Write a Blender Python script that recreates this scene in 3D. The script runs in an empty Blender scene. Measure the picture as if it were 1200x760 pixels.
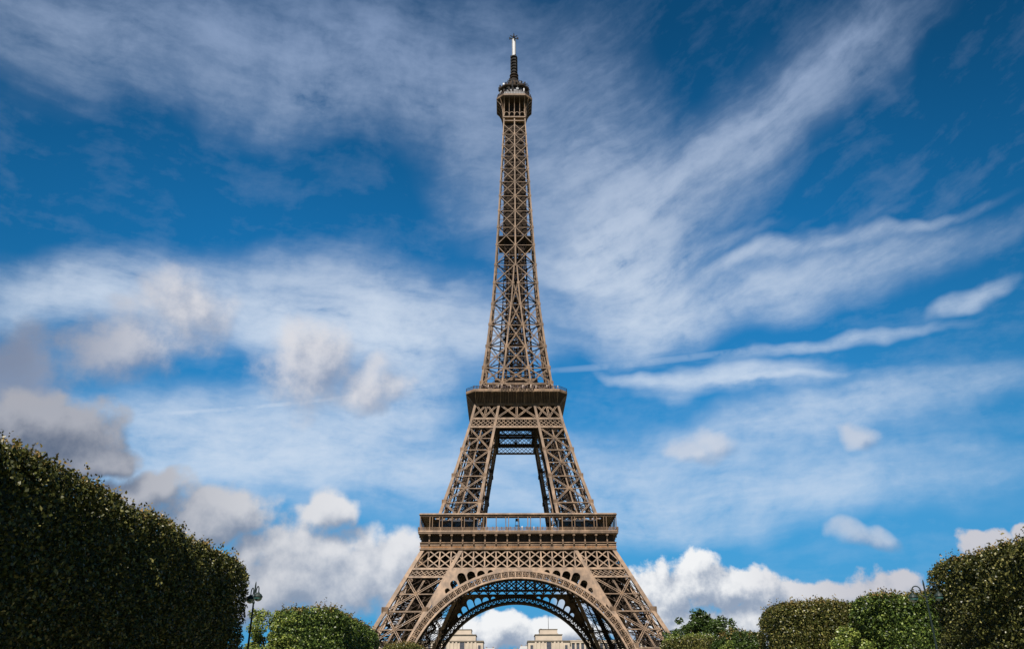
import bpy, math, random
import numpy as np
from mathutils import Matrix, Vector

scene = bpy.context.scene
COL = scene.collection
rad = math.radians
random.seed(7)

# ------------------------------------------------------------------ camera
CAM_POS = (-4.9, -328.19, 1.7)
PITCH, YAW, ROLL = rad(25.0125), rad(0.580), rad(-0.231)
fw = Vector((math.sin(YAW) * math.cos(PITCH), math.cos(YAW) * math.cos(PITCH), math.sin(PITCH)))
rt = fw.cross(Vector((0, 0, 1))).normalized()
up = rt.cross(fw)
rt, up = rt * math.cos(ROLL) + up * math.sin(ROLL), up * math.cos(ROLL) - rt * math.sin(ROLL)
cam_data = bpy.data.cameras.new('camera')
cam = bpy.data.objects.new('camera', cam_data)
COL.objects.link(cam)
cam.matrix_world = Matrix(((rt.x, up.x, -fw.x, CAM_POS[0]), (rt.y, up.y, -fw.y, CAM_POS[1]),
                           (rt.z, up.z, -fw.z, CAM_POS[2]), (0, 0, 0, 1)))
cam_data.sensor_width = 36
cam_data.lens = 956.8 / 1200 * 36
cam_data.clip_start = 0.1
cam_data.clip_end = 9000
scene.camera = cam

# ------------------------------------------------------------------ exposure, sun
scene.view_settings.view_transform = 'Standard'
scene.view_settings.look = 'None'
scene.view_settings.gamma = 1
scene.cycles.max_bounces = 4
scene.cycles.diffuse_bounces = 2
scene.cycles.glossy_bounces = 2
scene.cycles.transmission_bounces = 2
scene.view_settings.exposure = 1.45
SUN_EL, SUN_LEFT = rad(56), rad(15)        # behind the camera, a little to the left
sv = Vector((-math.sin(SUN_LEFT) * math.cos(SUN_EL), -math.cos(SUN_LEFT) * math.cos(SUN_EL), math.sin(SUN_EL)))
sun_data = bpy.data.lights.new('sun', 'SUN')
sun_data.energy = 5.0
sun_data.angle = rad(0.5)
sun_data.color = (1.0, 0.93, 0.83)
sun = bpy.data.objects.new('sun', sun_data)
COL.objects.link(sun)
sun.rotation_euler = (-sv).to_track_quat('-Z', 'Y').to_euler()

# ------------------------------------------------------------------ sky with clouds
world = bpy.data.worlds.new('World')
scene.world = world
world.use_nodes = True


class G:
    """small helper for building node trees"""
    def __init__(s, tree):
        s.t = tree

    def put(s, sock, v):
        if isinstance(v, bpy.types.NodeSocket):
            s.t.links.new(v, sock)
        else:
            sock.default_value = v

    def m(s, op, a, b=None, c=None, clamp=False):
        n = s.t.nodes.new('ShaderNodeMath')
        n.operation = op
        n.use_clamp = clamp
        for i, v in enumerate((a, b, c)):
            if v is not None:
                s.put(n.inputs[i], v)
        return n.outputs[0]

    def vm(s, op, a, b=None, out=0):
        n = s.t.nodes.new('ShaderNodeVectorMath')
        n.operation = op
        s.put(n.inputs[0], a)
        if b is not None:
            s.put(n.inputs[1], b)
        return n.outputs['Value'] if op in ('LENGTH', 'DOT_PRODUCT') else n.outputs[0]

    def mapping(s, v, loc, rot, sc, typ='TEXTURE'):
        n = s.t.nodes.new('ShaderNodeMapping')
        n.vector_type = typ
        s.put(n.inputs[0], v)
        n.inputs['Location'].default_value = loc
        n.inputs['Rotation'].default_value = rot
        n.inputs['Scale'].default_value = sc
        return n.outputs[0]

    def noise(s, v, scale, detail=6, rough=0.55, dist=0.0, lac=2.0, dim='3D'):
        n = s.t.nodes.new('ShaderNodeTexNoise')
        n.noise_dimensions = dim
        s.put(n.inputs['Vector'], v)
        n.inputs['Scale'].default_value = scale
        n.inputs['Detail'].default_value = detail
        n.inputs['Roughness'].default_value = rough
        n.inputs['Lacunarity'].default_value = lac
        n.inputs['Distortion'].default_value = dist
        return n.outputs['Fac']

    def smooth(s, v, a, b, lo=0.0, hi=1.0):
        n = s.t.nodes.new('ShaderNodeMapRange')
        n.interpolation_type = 'SMOOTHSTEP'
        s.put(n.inputs['Value'], v)
        n.inputs['From Min'].default_value = a
        n.inputs['From Max'].default_value = b
        n.inputs['To Min'].default_value = lo
        n.inputs['To Max'].default_value = hi
        return n.outputs['Result']

    def mix(s, f, a, b, blend='MIX'):
        n = s.t.nodes.new('ShaderNodeMix')
        n.data_type = 'RGBA'
        n.blend_type = blend
        s.put(n.inputs[0], f)
        s.put(n.inputs[6], a)
        s.put(n.inputs[7], b)
        return n.outputs[2]

    def after(s, v, dep):
        """the vector v, evaluated after dep (keeps the shader's stack short)"""
        n = s.t.nodes.new('ShaderNodeVectorMath')
        n.operation = 'MULTIPLY_ADD'
        s.put(n.inputs[0], dep)
        n.inputs[1].default_value = (1e-12, 1e-12, 1e-12)
        s.put(n.inputs[2], v)
        return n.outputs[0]

    def xyz(s, x, y, z=0.0):
        n = s.t.nodes.new('ShaderNodeCombineXYZ')
        for i, v in enumerate((x, y, z)):
            s.put(n.inputs[i], v)
        return n.outputs[0]


# cloud masses as (azimuth, elevation, half width, half height, tilt), all in degrees of the sky
CUMULUS_GREY = [(-9.27, 8.61, 3.95, 2.5, 1.25), (-12.01, 7.9, 5.24, 2.68, 1.52), (-14.93, 9.52, 3.27, 2.27, 2.36), (-19.49, 11.32, 3.96, 2.26, 3.79), (-23.31, 12.31, 3.04, 1.38, 5.03), (-16.21, 6.72, 4.74, 2.08, 1.78), (-12.11, 11.94, 1.71, 1.84, 2.38), (-6.33, 6.77, 2.82, 3.22, 0.59), (-28.71, 15.55, 3.83, 2.29, 7.99), (-31.68, 15.98, 2.73, 1.83, 9.23), (-26.74, 14.38, 2.06, 1.37, 6.84)]
CUMULUS_WHITE = [(10.15, 6.66, 3.34, 2.03, -1.33), (12.74, 7.66, 2.32, 1.61, -1.85), (15.74, 6.66, 3.74, 1.57, -2.01), (19.73, 5.94, 4.07, 1.38, -2.28), (24.44, 5.88, 4.54, 1.64, -2.82), (16.41, 4.42, 10.94, 1.53, -1.47), (30.2, 8.7, 1.7, 0.8, -4.92), (32.6, 9.0, 1.3, 0.6, -5.53), (0.5, 4.39, 7.31, 1.26, -0.21)]
SOFT = [(14.18, 16.08, 2.5, 1.35, -3.91), (24.8, 15.63, 1.6, 1.1, -6.9), (23.6, 9.37, 2.1, 0.85, -4.14), (-24.05, 23.75, 4.35, 3.33, 9.36), (-14.26, 21.41, 3.94, 3.6, 4.92), (-27.56, 20.82, 5.66, 2.26, 9.84), (-32.15, 18.91, 2.8, 3.09, 10.89), (-10.18, 20.53, 3.71, 2.35, 3.35), (6.2, 6.47, 3.4, 2.15, -0.85)]
CIRRUS = [(8.62, 31.76, 9.81, 1.62, 29.67, 0.6), (16.29, 35.44, 9.6, 1.22, 26.73, 0.5), (22.46, 37.5, 7.53, 0.81, 18.52, 0.4), (5.4, 29.69, 3.9, 2.52, 33.68, 0.5), (29.3, 39.69, 9.01, 0.86, 10.0, 0.3), (11.44, 29.01, 13.22, 1.06, 7.57, 0.4), (17.92, 28.6, 12.58, 0.81, 8.74, 0.35), (26.63, 29.09, 11.53, 0.77, 1.37, 0.35), (9.46, 20.86, 5.61, 0.83, -10.76, 0.5), (17.86, 19.61, 7.6, 0.57, -2.91, 0.5), (-10.44, 23.76, 10.78, 2.24, 3.89, 0.5), (-19.09, 40.0, 29.42, 4.9, 3.43, 0.5), (-9.4, 43.1, 25.17, 5.89, 4.85, 0.4), (-29.52, 24.0, 11.43, 4.0, 12.21, 0.55), (-15.88, 25.8, 17.58, 5.2, 6.62, 0.85), (-7.25, 23.94, 12.25, 5.05, 2.71, 0.8), (7.56, 30.6, 8.67, 9.6, 22.85, 0.75), (15.34, 33.57, 18.59, 5.48, 26.17, 0.45), (26.31, 38.3, 16.25, 3.41, 19.28, 0.4), (21.3, 26.37, 17.99, 3.4, 2.58, 0.6), (11.08, 25.2, 10.94, 3.54, 3.04, 0.5), (33.86, 23.05, 3.42, 0.92, 5.59, 0.6), (16.71, 19.9, 10.06, 1.72, -3.57, 0.85), (25.09, 21.68, 10.46, 0.77, -0.08, 0.5), (-8.85, 19.43, 8.02, 2.93, 2.76, 0.7), (-17.33, 15.43, 18.48, 4.75, 4.51, 0.85), (2.96, 14.34, 33.97, 4.04, 2.07, 0.5), (24.71, 16.85, 17.53, 2.7, 1.9, 0.5), (17.95, 12.01, 23.04, 2.46, -0.89, 0.5), (3.6, 37.91, 12.55, 9.66, -1.64, 0.45), (-34.03, 39.14, 11.34, 5.91, 18.47, 0.25)]


def cloud_group(name, blobs, bias, amp, scale, detail, rough, warp):
    """density of a family of clouds at a direction of the sky"""
    t = bpy.data.node_groups.new(name, 'ShaderNodeTree')
    t.interface.new_socket('Vector', in_out='INPUT', socket_type='NodeSocketVector')
    t.interface.new_socket('Density', in_out='OUTPUT', socket_type='NodeSocketFloat')
    g = G(t)
    gi = t.nodes.new('NodeGroupInput')
    go = t.nodes.new('NodeGroupOutput')
    v = gi.outputs[0]
    # a slow warp so that the outlines are not ellipses
    wn = t.nodes.new('ShaderNodeTexNoise')
    wn.noise_dimensions = '2D'
    t.links.new(v, wn.inputs['Vector'])
    wn.inputs['Scale'].default_value = 0.3
    wn.inputs['Detail'].default_value = 2
    off = g.vm('SUBTRACT', wn.outputs['Color'], (0.5, 0.5, 0.5))
    off = g.vm('MULTIPLY', off, (warp, warp * 0.7, 0))
    p = g.vm('ADD', v, off)
    acc = None
    for (a, e, rx, ry, rot) in blobs:
        q = g.mapping(p if acc is None else g.after(p, acc), (a, e, 0), (0, 0, rad(rot)), (rx, ry, 1))
        d = g.vm('DOT_PRODUCT', q, q)
        d = g.m('SUBTRACT', 1.0 + bias, d)
        acc = d if acc is None else g.m('SMOOTH_MAX', acc, d, 0.3)
    acc = g.m('MAXIMUM', acc, -1.2)
    acc = g.m('MINIMUM', acc, 1.7)
    n1 = g.noise(g.after(v, acc), scale, detail, rough, 0.0, 2.1, '2D')
    vo = t.nodes.new('ShaderNodeTexVoronoi')
    vo.voronoi_dimensions = '2D'
    vo.feature = 'F1'
    vo.normalize = True
    vo.inputs['Scale'].default_value = scale * 1.5
    vo.inputs['Detail'].default_value = 3.0
    vo.inputs['Roughness'].default_value = 0.5
    wob = g.vm('MULTIPLY', wn.outputs['Color'], (1.3, 1.3, 0))
    g.put(vo.inputs['Vector'], g.vm('ADD', v, wob))
    n1 = g.m('SUBTRACT', n1, 0.5)
    bill = g.m('SUBTRACT', 0.36, vo.outputs['Distance'])
    r = g.m('MULTIPLY_ADD', n1, amp, acc)
    r = g.m('MULTIPLY_ADD', bill, amp * 0.3, r)
    t.links.new(r, go.inputs[0])
    return t


wt = world.node_tree
wt.nodes.clear()
g = G(wt)
tc = wt.nodes.new('ShaderNodeTexCoord')
sep = wt.nodes.new('ShaderNodeSeparateXYZ')
wt.links.new(tc.outputs['Generated'], sep.inputs[0])
AZ = g.m('MULTIPLY', g.m('ARCTAN2', sep.outputs[0], sep.outputs[1]), 180 / math.pi)
EL = g.m('MULTIPLY', g.m('ARCSINE', sep.outputs[2]), 180 / math.pi)
P = g.xyz(AZ, EL, 0.0)

SKY_STRENGTH = 0.06
K = 1.0 / SKY_STRENGTH / 2 ** scene.view_settings.exposure


def cc(r, gg, b):
    return (r * K, gg * K, b * K, 1)


sky = wt.nodes.new('ShaderNodeTexSky')
sky.sky_type = 'NISHITA'
sky.sun_disc = False
sky.sun_elevation = SUN_EL
sky.sun_rotation = math.pi + SUN_LEFT
sky.altitude = 100
sky.air_density = 1.0
sky.dust_density = 0.2
sky.ozone_density = 2.5
# the deep polarised blue of the photograph
BLUE = g.mix(1.0, sky.outputs[0], (0.06, 0.56, 0.80, 1), 'MULTIPLY')
_dk = g.m('MULTIPLY', g.smooth(EL, 26.0, 48.0, 1.0, 0.52), g.smooth(g.m('ABSOLUTE', AZ), 18.0, 42.0, 1.0, 0.74))
BLUE = g.mix(1.0, BLUE, g.xyz(_dk, _dk, _dk), 'MULTIPLY')
BLUE = g.mix(g.smooth(EL, 2.0, 28.0, 0.9, 0.0), BLUE, cc(0.075, 0.31, 0.60))

# cirrus: fibres drawn out along two directions, denser inside the sheets
C = None
warpn = wt.nodes.new('ShaderNodeTexNoise')
warpn.noise_dimensions = '2D'
wt.links.new(P, warpn.inputs['Vector'])
warpn.inputs['Scale'].default_value = 0.07
warpn.inputs['Detail'].default_value = 4
woff = g.vm('MULTIPLY', g.vm('SUBTRACT', warpn.outputs['Color'], (0.5, 0.5, 0.5)), (10, 7, 0))
PW = g.vm('ADD', P, woff)
for (a, e, rx, ry, rot, w_) in CIRRUS:
    q = g.mapping(PW if C is None else g.after(PW, C), (a, e, 0), (0, 0, rad(rot)), (rx, ry, 1))
    d = g.m('SUBTRACT', 1.0, g.vm('DOT_PRODUCT', q, q), clamp=True)
    d = g.m('MULTIPLY', g.m('MULTIPLY', d, d), w_ * 1.35)
    C = d if C is None else g.m('ADD', C, d)
PF = g.vm('ADD', P, g.vm('MULTIPLY', woff, (0.35, 0.35, 0)))
PF = g.after(PF, C)
fib_r = g.noise(g.mapping(PF, (0, 0, 0), (0, 0, rad(22)), (7.0, 1.6, 1)), 1.0, 9, 0.61, 0.1, 2.0, '2D')
fib_l = g.noise(g.mapping(PF, (3, 7, 0), (0, 0, rad(-3)), (8.0, 2.0, 1)), 1.0, 9, 0.56, 0.1, 2.0, '2D')
side = g.m('MULTIPLY', g.smooth(AZ, -1.0, 9.0), g.smooth(EL, 22.0, 29.0))
fib = g.m('ADD', g.m('MULTIPLY', fib_r, side), g.m('MULTIPLY', fib_l, g.m('SUBTRACT', 1.0, side)))
puff = g.noise(PF, 0.22, 8, 0.62, 0.0, 2.0, '2D')
tex = g.m('ADD', g.m('MULTIPLY', fib, 0.58), g.m('MULTIPLY', puff, 0.42))
tex = g.m('MULTIPLY_ADD', g.m('SUBTRACT', tex, 0.5), 2.8, 0.84)
fine = g.noise(g.mapping(PF, (5, 2, 0), (0, 0, rad(9)), (1.3, 0.55, 1)), 1.0, 6, 0.62, 0.0, 2.0, '2D')
tex = g.m('MULTIPLY_ADD', g.m('SUBTRACT', fine, 0.5), 0.55, tex)
tex = g.m('MAXIMUM', tex, 0.05)
A_CI = g.m('MULTIPLY', C, tex)
A_CI = g.m('ADD', A_CI, g.m('MULTIPLY', g.m('MAXIMUM', g.m('SUBTRACT', tex, 0.80), 0.0), 0.14))
# condensation trail, thin and broken
tr_n = g.noise(P, 0.35, 4, 0.6, 0.0, 2.0, '2D')
for (a0, e0, a1, e1, wd, st) in [(-26.2, 16.85, -3.3, 21.1, 0.16, 0.4), (2.0, 21.7, 20.0, 22.3, 0.28, 0.22)]:
    ln = math.hypot(a1 - a0, e1 - e0)
    q = g.mapping(P, ((a0 + a1) / 2, (e0 + e1) / 2, 0), (0, 0, math.atan2(e1 - e0, a1 - a0)), (ln / 2, wd, 1))
    sx = wt.nodes.new('ShaderNodeSeparateXYZ')
    wt.links.new(q, sx.inputs[0])
    yy = g.m('MULTIPLY', sx.outputs[1], sx.outputs[1])
    xx = g.m('POWER', g.m('ABSOLUTE', sx.outputs[0]), 4.0)
    d = g.m('SUBTRACT', 1.0, g.m('ADD', yy, xx), clamp=True)
    A_CI = g.m('ADD', A_CI, g.m('MULTIPLY', g.m('MULTIPLY', d, st), g.smooth(tr_n, 0.35, 0.6)))
# soft shoulder so that the thickest sheets do not turn flat
A_CI = g.m('SUBTRACT', 1.0, g.m('EXPONENT', g.m('MULTIPLY', A_CI, -1.15)))
ci_col = g.mix(g.smooth(EL, 20.0, 46.0), cc(0.66, 0.75, 0.87), cc(0.27, 0.37, 0.57))
col = g.mix(A_CI, BLUE, ci_col)


def add_clouds(col, grp, edge, hi, lo, offs, gain, opacity, mid):
    def inst(v):
        n = wt.nodes.new('ShaderNodeGroup')
        n.node_tree = grp
        g.put(n.inputs[0], v)
        return n.outputs[0]
    Pc = g.after(P, col)
    d0 = inst(Pc)
    d1 = inst(g.after(g.vm('ADD', Pc, (offs[0], offs[1], 0)), d0))
    alpha = g.m('MULTIPLY', g.smooth(d0, 0.0, edge), opacity)
    lit = g.m('MULTIPLY_ADD', g.m('SUBTRACT', d0, d1), gain, mid)
    lit = g.smooth(lit, 0.0, 1.0)
    ccol = g.mix(lit, lo, hi)
    return g.mix(alpha, col, ccol)


soft = cloud_group('soft_clouds', SOFT, 0.15, 1.4, 0.32, 8, 0.58, 3.5)
cum_g = cloud_group('grey_cumulus', CUMULUS_GREY, 0.36, 1.9, 0.34, 9, 0.56, 3.4)
cum_w = cloud_group('white_cumulus', CUMULUS_WHITE, 0.22, 2.1, 0.46, 10, 0.60, 2.4)
sh = g.mix(g.smooth(AZ, -33.0, -23.0), cc(0.24, 0.27, 0.36), cc(0.72, 0.71, 0.74))
col = add_clouds(col, soft, 1.25, sh, cc(0.25, 0.31, 0.44), (-1.0, 1.0), 0.70, g.smooth(AZ, -8.0, 10.0, 0.86, 0.58), 0.50)
wh = g.mix(g.smooth(AZ, -28.0, -8.0), cc(0.40, 0.41, 0.46), cc(0.80, 0.80, 0.82))
gr = g.mix(g.smooth(AZ, -32.0, -8.0), cc(0.10, 0.13, 0.20), cc(0.28, 0.34, 0.45))
col = add_clouds(col, cum_g, 1.0, wh, gr, (-0.7, 1.2), 0.50, 0.95, 0.46)
wh2 = g.mix(g.smooth(AZ, 13.0, 23.0), cc(0.93, 0.93, 0.93), cc(0.60, 0.59, 0.63))
col = add_clouds(col, cum_w, 0.62, wh2, cc(0.30, 0.36, 0.47), (-0.5, 0.9), 0.60, 0.95, 0.40)
bg = wt.nodes.new('ShaderNodeBackground')
wt.links.new(col, bg.inputs[0])
bg.inputs[1].default_value = SKY_STRENGTH
wo = wt.nodes.new('ShaderNodeOutputWorld')
wt.links.new(bg.outputs[0], wo.inputs[0])
world.cycles.sampling_method = 'NONE'

# ------------------------------------------------------------------ materials


def principled(name, rough=0.6, spec=0.3):
    m = bpy.data.materials.new(name)
    m.use_nodes = True
    b = m.node_tree.nodes['Principled BSDF']
    b.inputs['Roughness'].default_value = rough
    b.inputs['Specular IOR Level'].default_value = spec
    return m, G(m.node_tree), b


def mottled(name, a, b, scale, rough=0.6, spec=0.3, detail=4, stretch=(1, 1, 1), bump=0.0):
    """two tones of one surface, mixed by noise in the object's own space"""
    m, gg, bs = principled(name, rough, spec)
    t = m.node_tree.nodes.new('ShaderNodeTexCoord')
    v = gg.mapping(t.outputs['Object'], (0, 0, 0), (0, 0, 0), stretch, 'POINT')
    n = gg.noise(v, scale, detail, 0.6)
    f = gg.smooth(n, 0.35, 0.65)
    c = gg.mix(f, (*a, 1), (*b, 1))
    m.node_tree.links.new(c, bs.inputs['Base Color'])
    if bump:
        bn = m.node_tree.nodes.new('ShaderNodeBump')
        bn.inputs['Strength'].default_value = bump
        m.node_tree.links.new(n, bn.inputs['Height'])
        m.node_tree.links.new(bn.outputs[0], bs.inputs['Normal'])
    return m


IRON = mottled('brown_iron_paint', (0.136, 0.089, 0.057), (0.088, 0.059, 0.040), 0.35, 0.55, 0.12)
# faded, streaked paint: a broad patchiness on top of the fine one
_t = IRON.node_tree
_g = G(_t)
_b = _t.nodes['Principled BSDF']
_src = _b.inputs['Base Color'].links[0].from_socket
_tc = _t.nodes.new('ShaderNodeTexCoord')
_n = _g.noise(_g.mapping(_tc.outputs['Object'], (0, 0, 0), (0, 0, 0), (0.9, 0.9, 0.16), 'POINT'), 0.55, 5, 0.65)
_k = _g.smooth(_n, 0.36, 0.64, 0.72, 1.22)
_t.links.new(_g.mix(1.0, _src, _g.xyz(_k, _k, _k), 'MULTIPLY'), _b.inputs['Base Color'])
IRON_DARK_SHADED = mottled('dark_and_shaded_iron', (0.030, 0.021, 0.016), (0.022, 0.016, 0.012), 0.4, 0.8, 0.05)  # brown iron darkened to stand for interior shade; also on dark sign letters
WHITE_P = mottled('white_mast_paint', (0.22, 0.22, 0.225), (0.18, 0.18, 0.185), 0.8, 0.4, 0.4)
BLACK_P = mottled('black_equipment', (0.012, 0.012, 0.014), (0.022, 0.020, 0.018), 1.0, 0.8, 0.05)
GOLD = mottled('gilt_letters', (0.30, 0.13, 0.035), (0.24, 0.10, 0.03), 2.0, 0.4, 0.5)
GLASSD = mottled('dark_glazing', (0.03, 0.035, 0.045), (0.05, 0.05, 0.06), 0.7, 0.25, 0.25)
STONE = mottled('pale_stone', (0.30, 0.25, 0.20), (0.25, 0.21, 0.17), 0.12, 0.8, 0.2, 6)
STONE_D = mottled('weathered_stone', (0.12, 0.10, 0.08), (0.09, 0.075, 0.06), 0.25, 0.8, 0.2, 6)
PLASTER = mottled('pale_plaster', (0.16, 0.135, 0.115), (0.13, 0.11, 0.095), 0.3, 0.8, 0.2)
ZINC = mottled('zinc_roof', (0.10, 0.10, 0.105), (0.08, 0.08, 0.085), 0.4, 0.5, 0.4)
GREEN_P = mottled('dark_green_paint', (0.006, 0.011, 0.010), (0.009, 0.015, 0.014), 6, 0.55, 0.15)
LANTERN = mottled('lantern_glass', (0.03, 0.075, 0.07), (0.02, 0.05, 0.05), 8, 0.12, 0.6)
BARK = mottled('bark', (0.10, 0.075, 0.055), (0.055, 0.042, 0.032), 6, 0.9, 0.1, 6, (1, 1, 0.2), 0.4)
CLOTH = mottled('clothing', (0.05, 0.05, 0.07), (0.16, 0.10, 0.09), 0.9, 0.8, 0.2)
GRASS_M = mottled('lawn_grass', (0.05, 0.085, 0.02), (0.075, 0.105, 0.03), 0.7, 0.9, 0.1, 8)
GRAVEL = mottled('pale_gravel', (0.22, 0.19, 0.15), (0.27, 0.235, 0.19), 3.0, 0.9, 0.1, 8)
EARTH = mottled('park_ground', (0.10, 0.11, 0.05), (0.20, 0.18, 0.13), 0.02, 0.9, 0.1, 8)


def leaf_material(name, cols, rough=0.38, spec=0.16, trans=0.14):
    m, gg, b = principled(name, rough, spec)
    t = m.node_tree
    geo = t.nodes.new('ShaderNodeNewGeometry')
    ramp = t.nodes.new('ShaderNodeValToRGB')
    ramp.color_ramp.interpolation = 'LINEAR'
    el = ramp.color_ramp.elements
    el[0].position, el[0].color = 0.0, (*cols[0], 1)
    el[1].position, el[1].color = 1.0, (*cols[-1], 1)
    for i in range(1, len(cols) - 1):
        e = el.new((i / (len(cols) - 1)) ** 0.6)
        e.color = (*cols[i], 1)
    t.links.new(geo.outputs['Random Per Island'], ramp.inputs[0])
    t.links.new(ramp.outputs[0], b.inputs['Base Color'])
    tr = t.nodes.new('ShaderNodeBsdfTranslucent')
    t.links.new(ramp.outputs[0], tr.inputs[0])
    mx = t.nodes.new('ShaderNodeMixShader')
    mx.inputs[0].default_value = trans
    t.links.new(b.outputs[0], mx.inputs[1])
    t.links.new(tr.outputs[0], mx.inputs[2])
    t.links.new(mx.outputs[0], t.nodes['Material Output'].inputs[0])
    return m


LEAF_DARK = leaf_material('dark_olive_leaves', [(0.012, 0.015, 0.004), (0.028, 0.031, 0.007), (0.048, 0.050, 0.012), (0.14, 0.125, 0.042)])
LEAF_BROWN = leaf_material('browning_leaves', [(0.018, 0.023, 0.005), (0.036, 0.040, 0.009), (0.065, 0.054, 0.016), (0.15, 0.14, 0.04)])
LEAF_GREEN = leaf_material('fresh_green_leaves', [(0.012, 0.022, 0.005), (0.026, 0.044, 0.008), (0.052, 0.076, 0.012), (0.14, 0.17, 0.04)])
LEAF_LIME = leaf_material('yellow_green_leaves', [(0.03, 0.050, 0.009), (0.065, 0.09, 0.014), (0.11, 0.13, 0.024), (0.17, 0.18, 0.045)])
LEAF_TREE = leaf_material('deep_green_leaves', [(0.012, 0.022, 0.005), (0.024, 0.040, 0.008), (0.040, 0.060, 0.012)])
SHOOT = leaf_material('bronze_shoots', [(0.05, 0.048, 0.012), (0.10, 0.075, 0.02), (0.13, 0.08, 0.03), (0.07, 0.07, 0.016)])

# ------------------------------------------------------------------ mesh helpers


def link(name, me, mat=None, parent=None):
    o = bpy.data.objects.new(name, me)
    COL.objects.link(o)
    if mat is not None and me is not None and len(me.materials) == 0:
        me.materials.append(mat)
    if parent is not None:
        o.parent = parent
    return o


def tag(o, label=None, cat=None, group=None, kind=None):
    for k, v in (('label', label), ('category', cat), ('group', group), ('kind', kind)):
        if v:
            o[k] = v
    return o


def thing(name, label, cat, loc=(0, 0, 0), rz=0, group=None):
    o = bpy.data.objects.new(name, None)
    COL.objects.link(o)
    o.location = loc
    o.rotation_euler = (0, 0, rz)
    return tag(o, label, cat, group)


def copy_tree(o, parent=None):
    c = o.copy()
    COL.objects.link(c)
    if parent is not None:
        c.parent = parent
    for ch in list(o.children):
        copy_tree(ch, c)
    return c


def raw_mesh(name, verts, faces_flat, sizes):
    me = bpy.data.meshes.new(name)
    verts = np.asarray(verts, np.float32)
    faces_flat = np.asarray(faces_flat, np.int32)
    sizes = np.asarray(sizes, np.int32)
    me.vertices.add(len(verts))
    me.vertices.foreach_set('co', verts.ravel())
    me.loops.add(len(faces_flat))
    me.loops.foreach_set('vertex_index', faces_flat)
    me.polygons.add(len(sizes))
    st = np.concatenate([[0], np.cumsum(sizes)[:-1]]).astype(np.int32)
    me.polygons.foreach_set('loop_start', st)
    me.polygons.foreach_set('loop_total', sizes)
    me.update(calc_edges=True)
    me.validate()
    me.shade_flat()
    return me


BOXF = np.array([[0, 3, 2, 1], [4, 5, 6, 7], [0, 1, 5, 4], [1, 2, 6, 5], [2, 3, 7, 6], [3, 0, 4, 7]])


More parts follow.
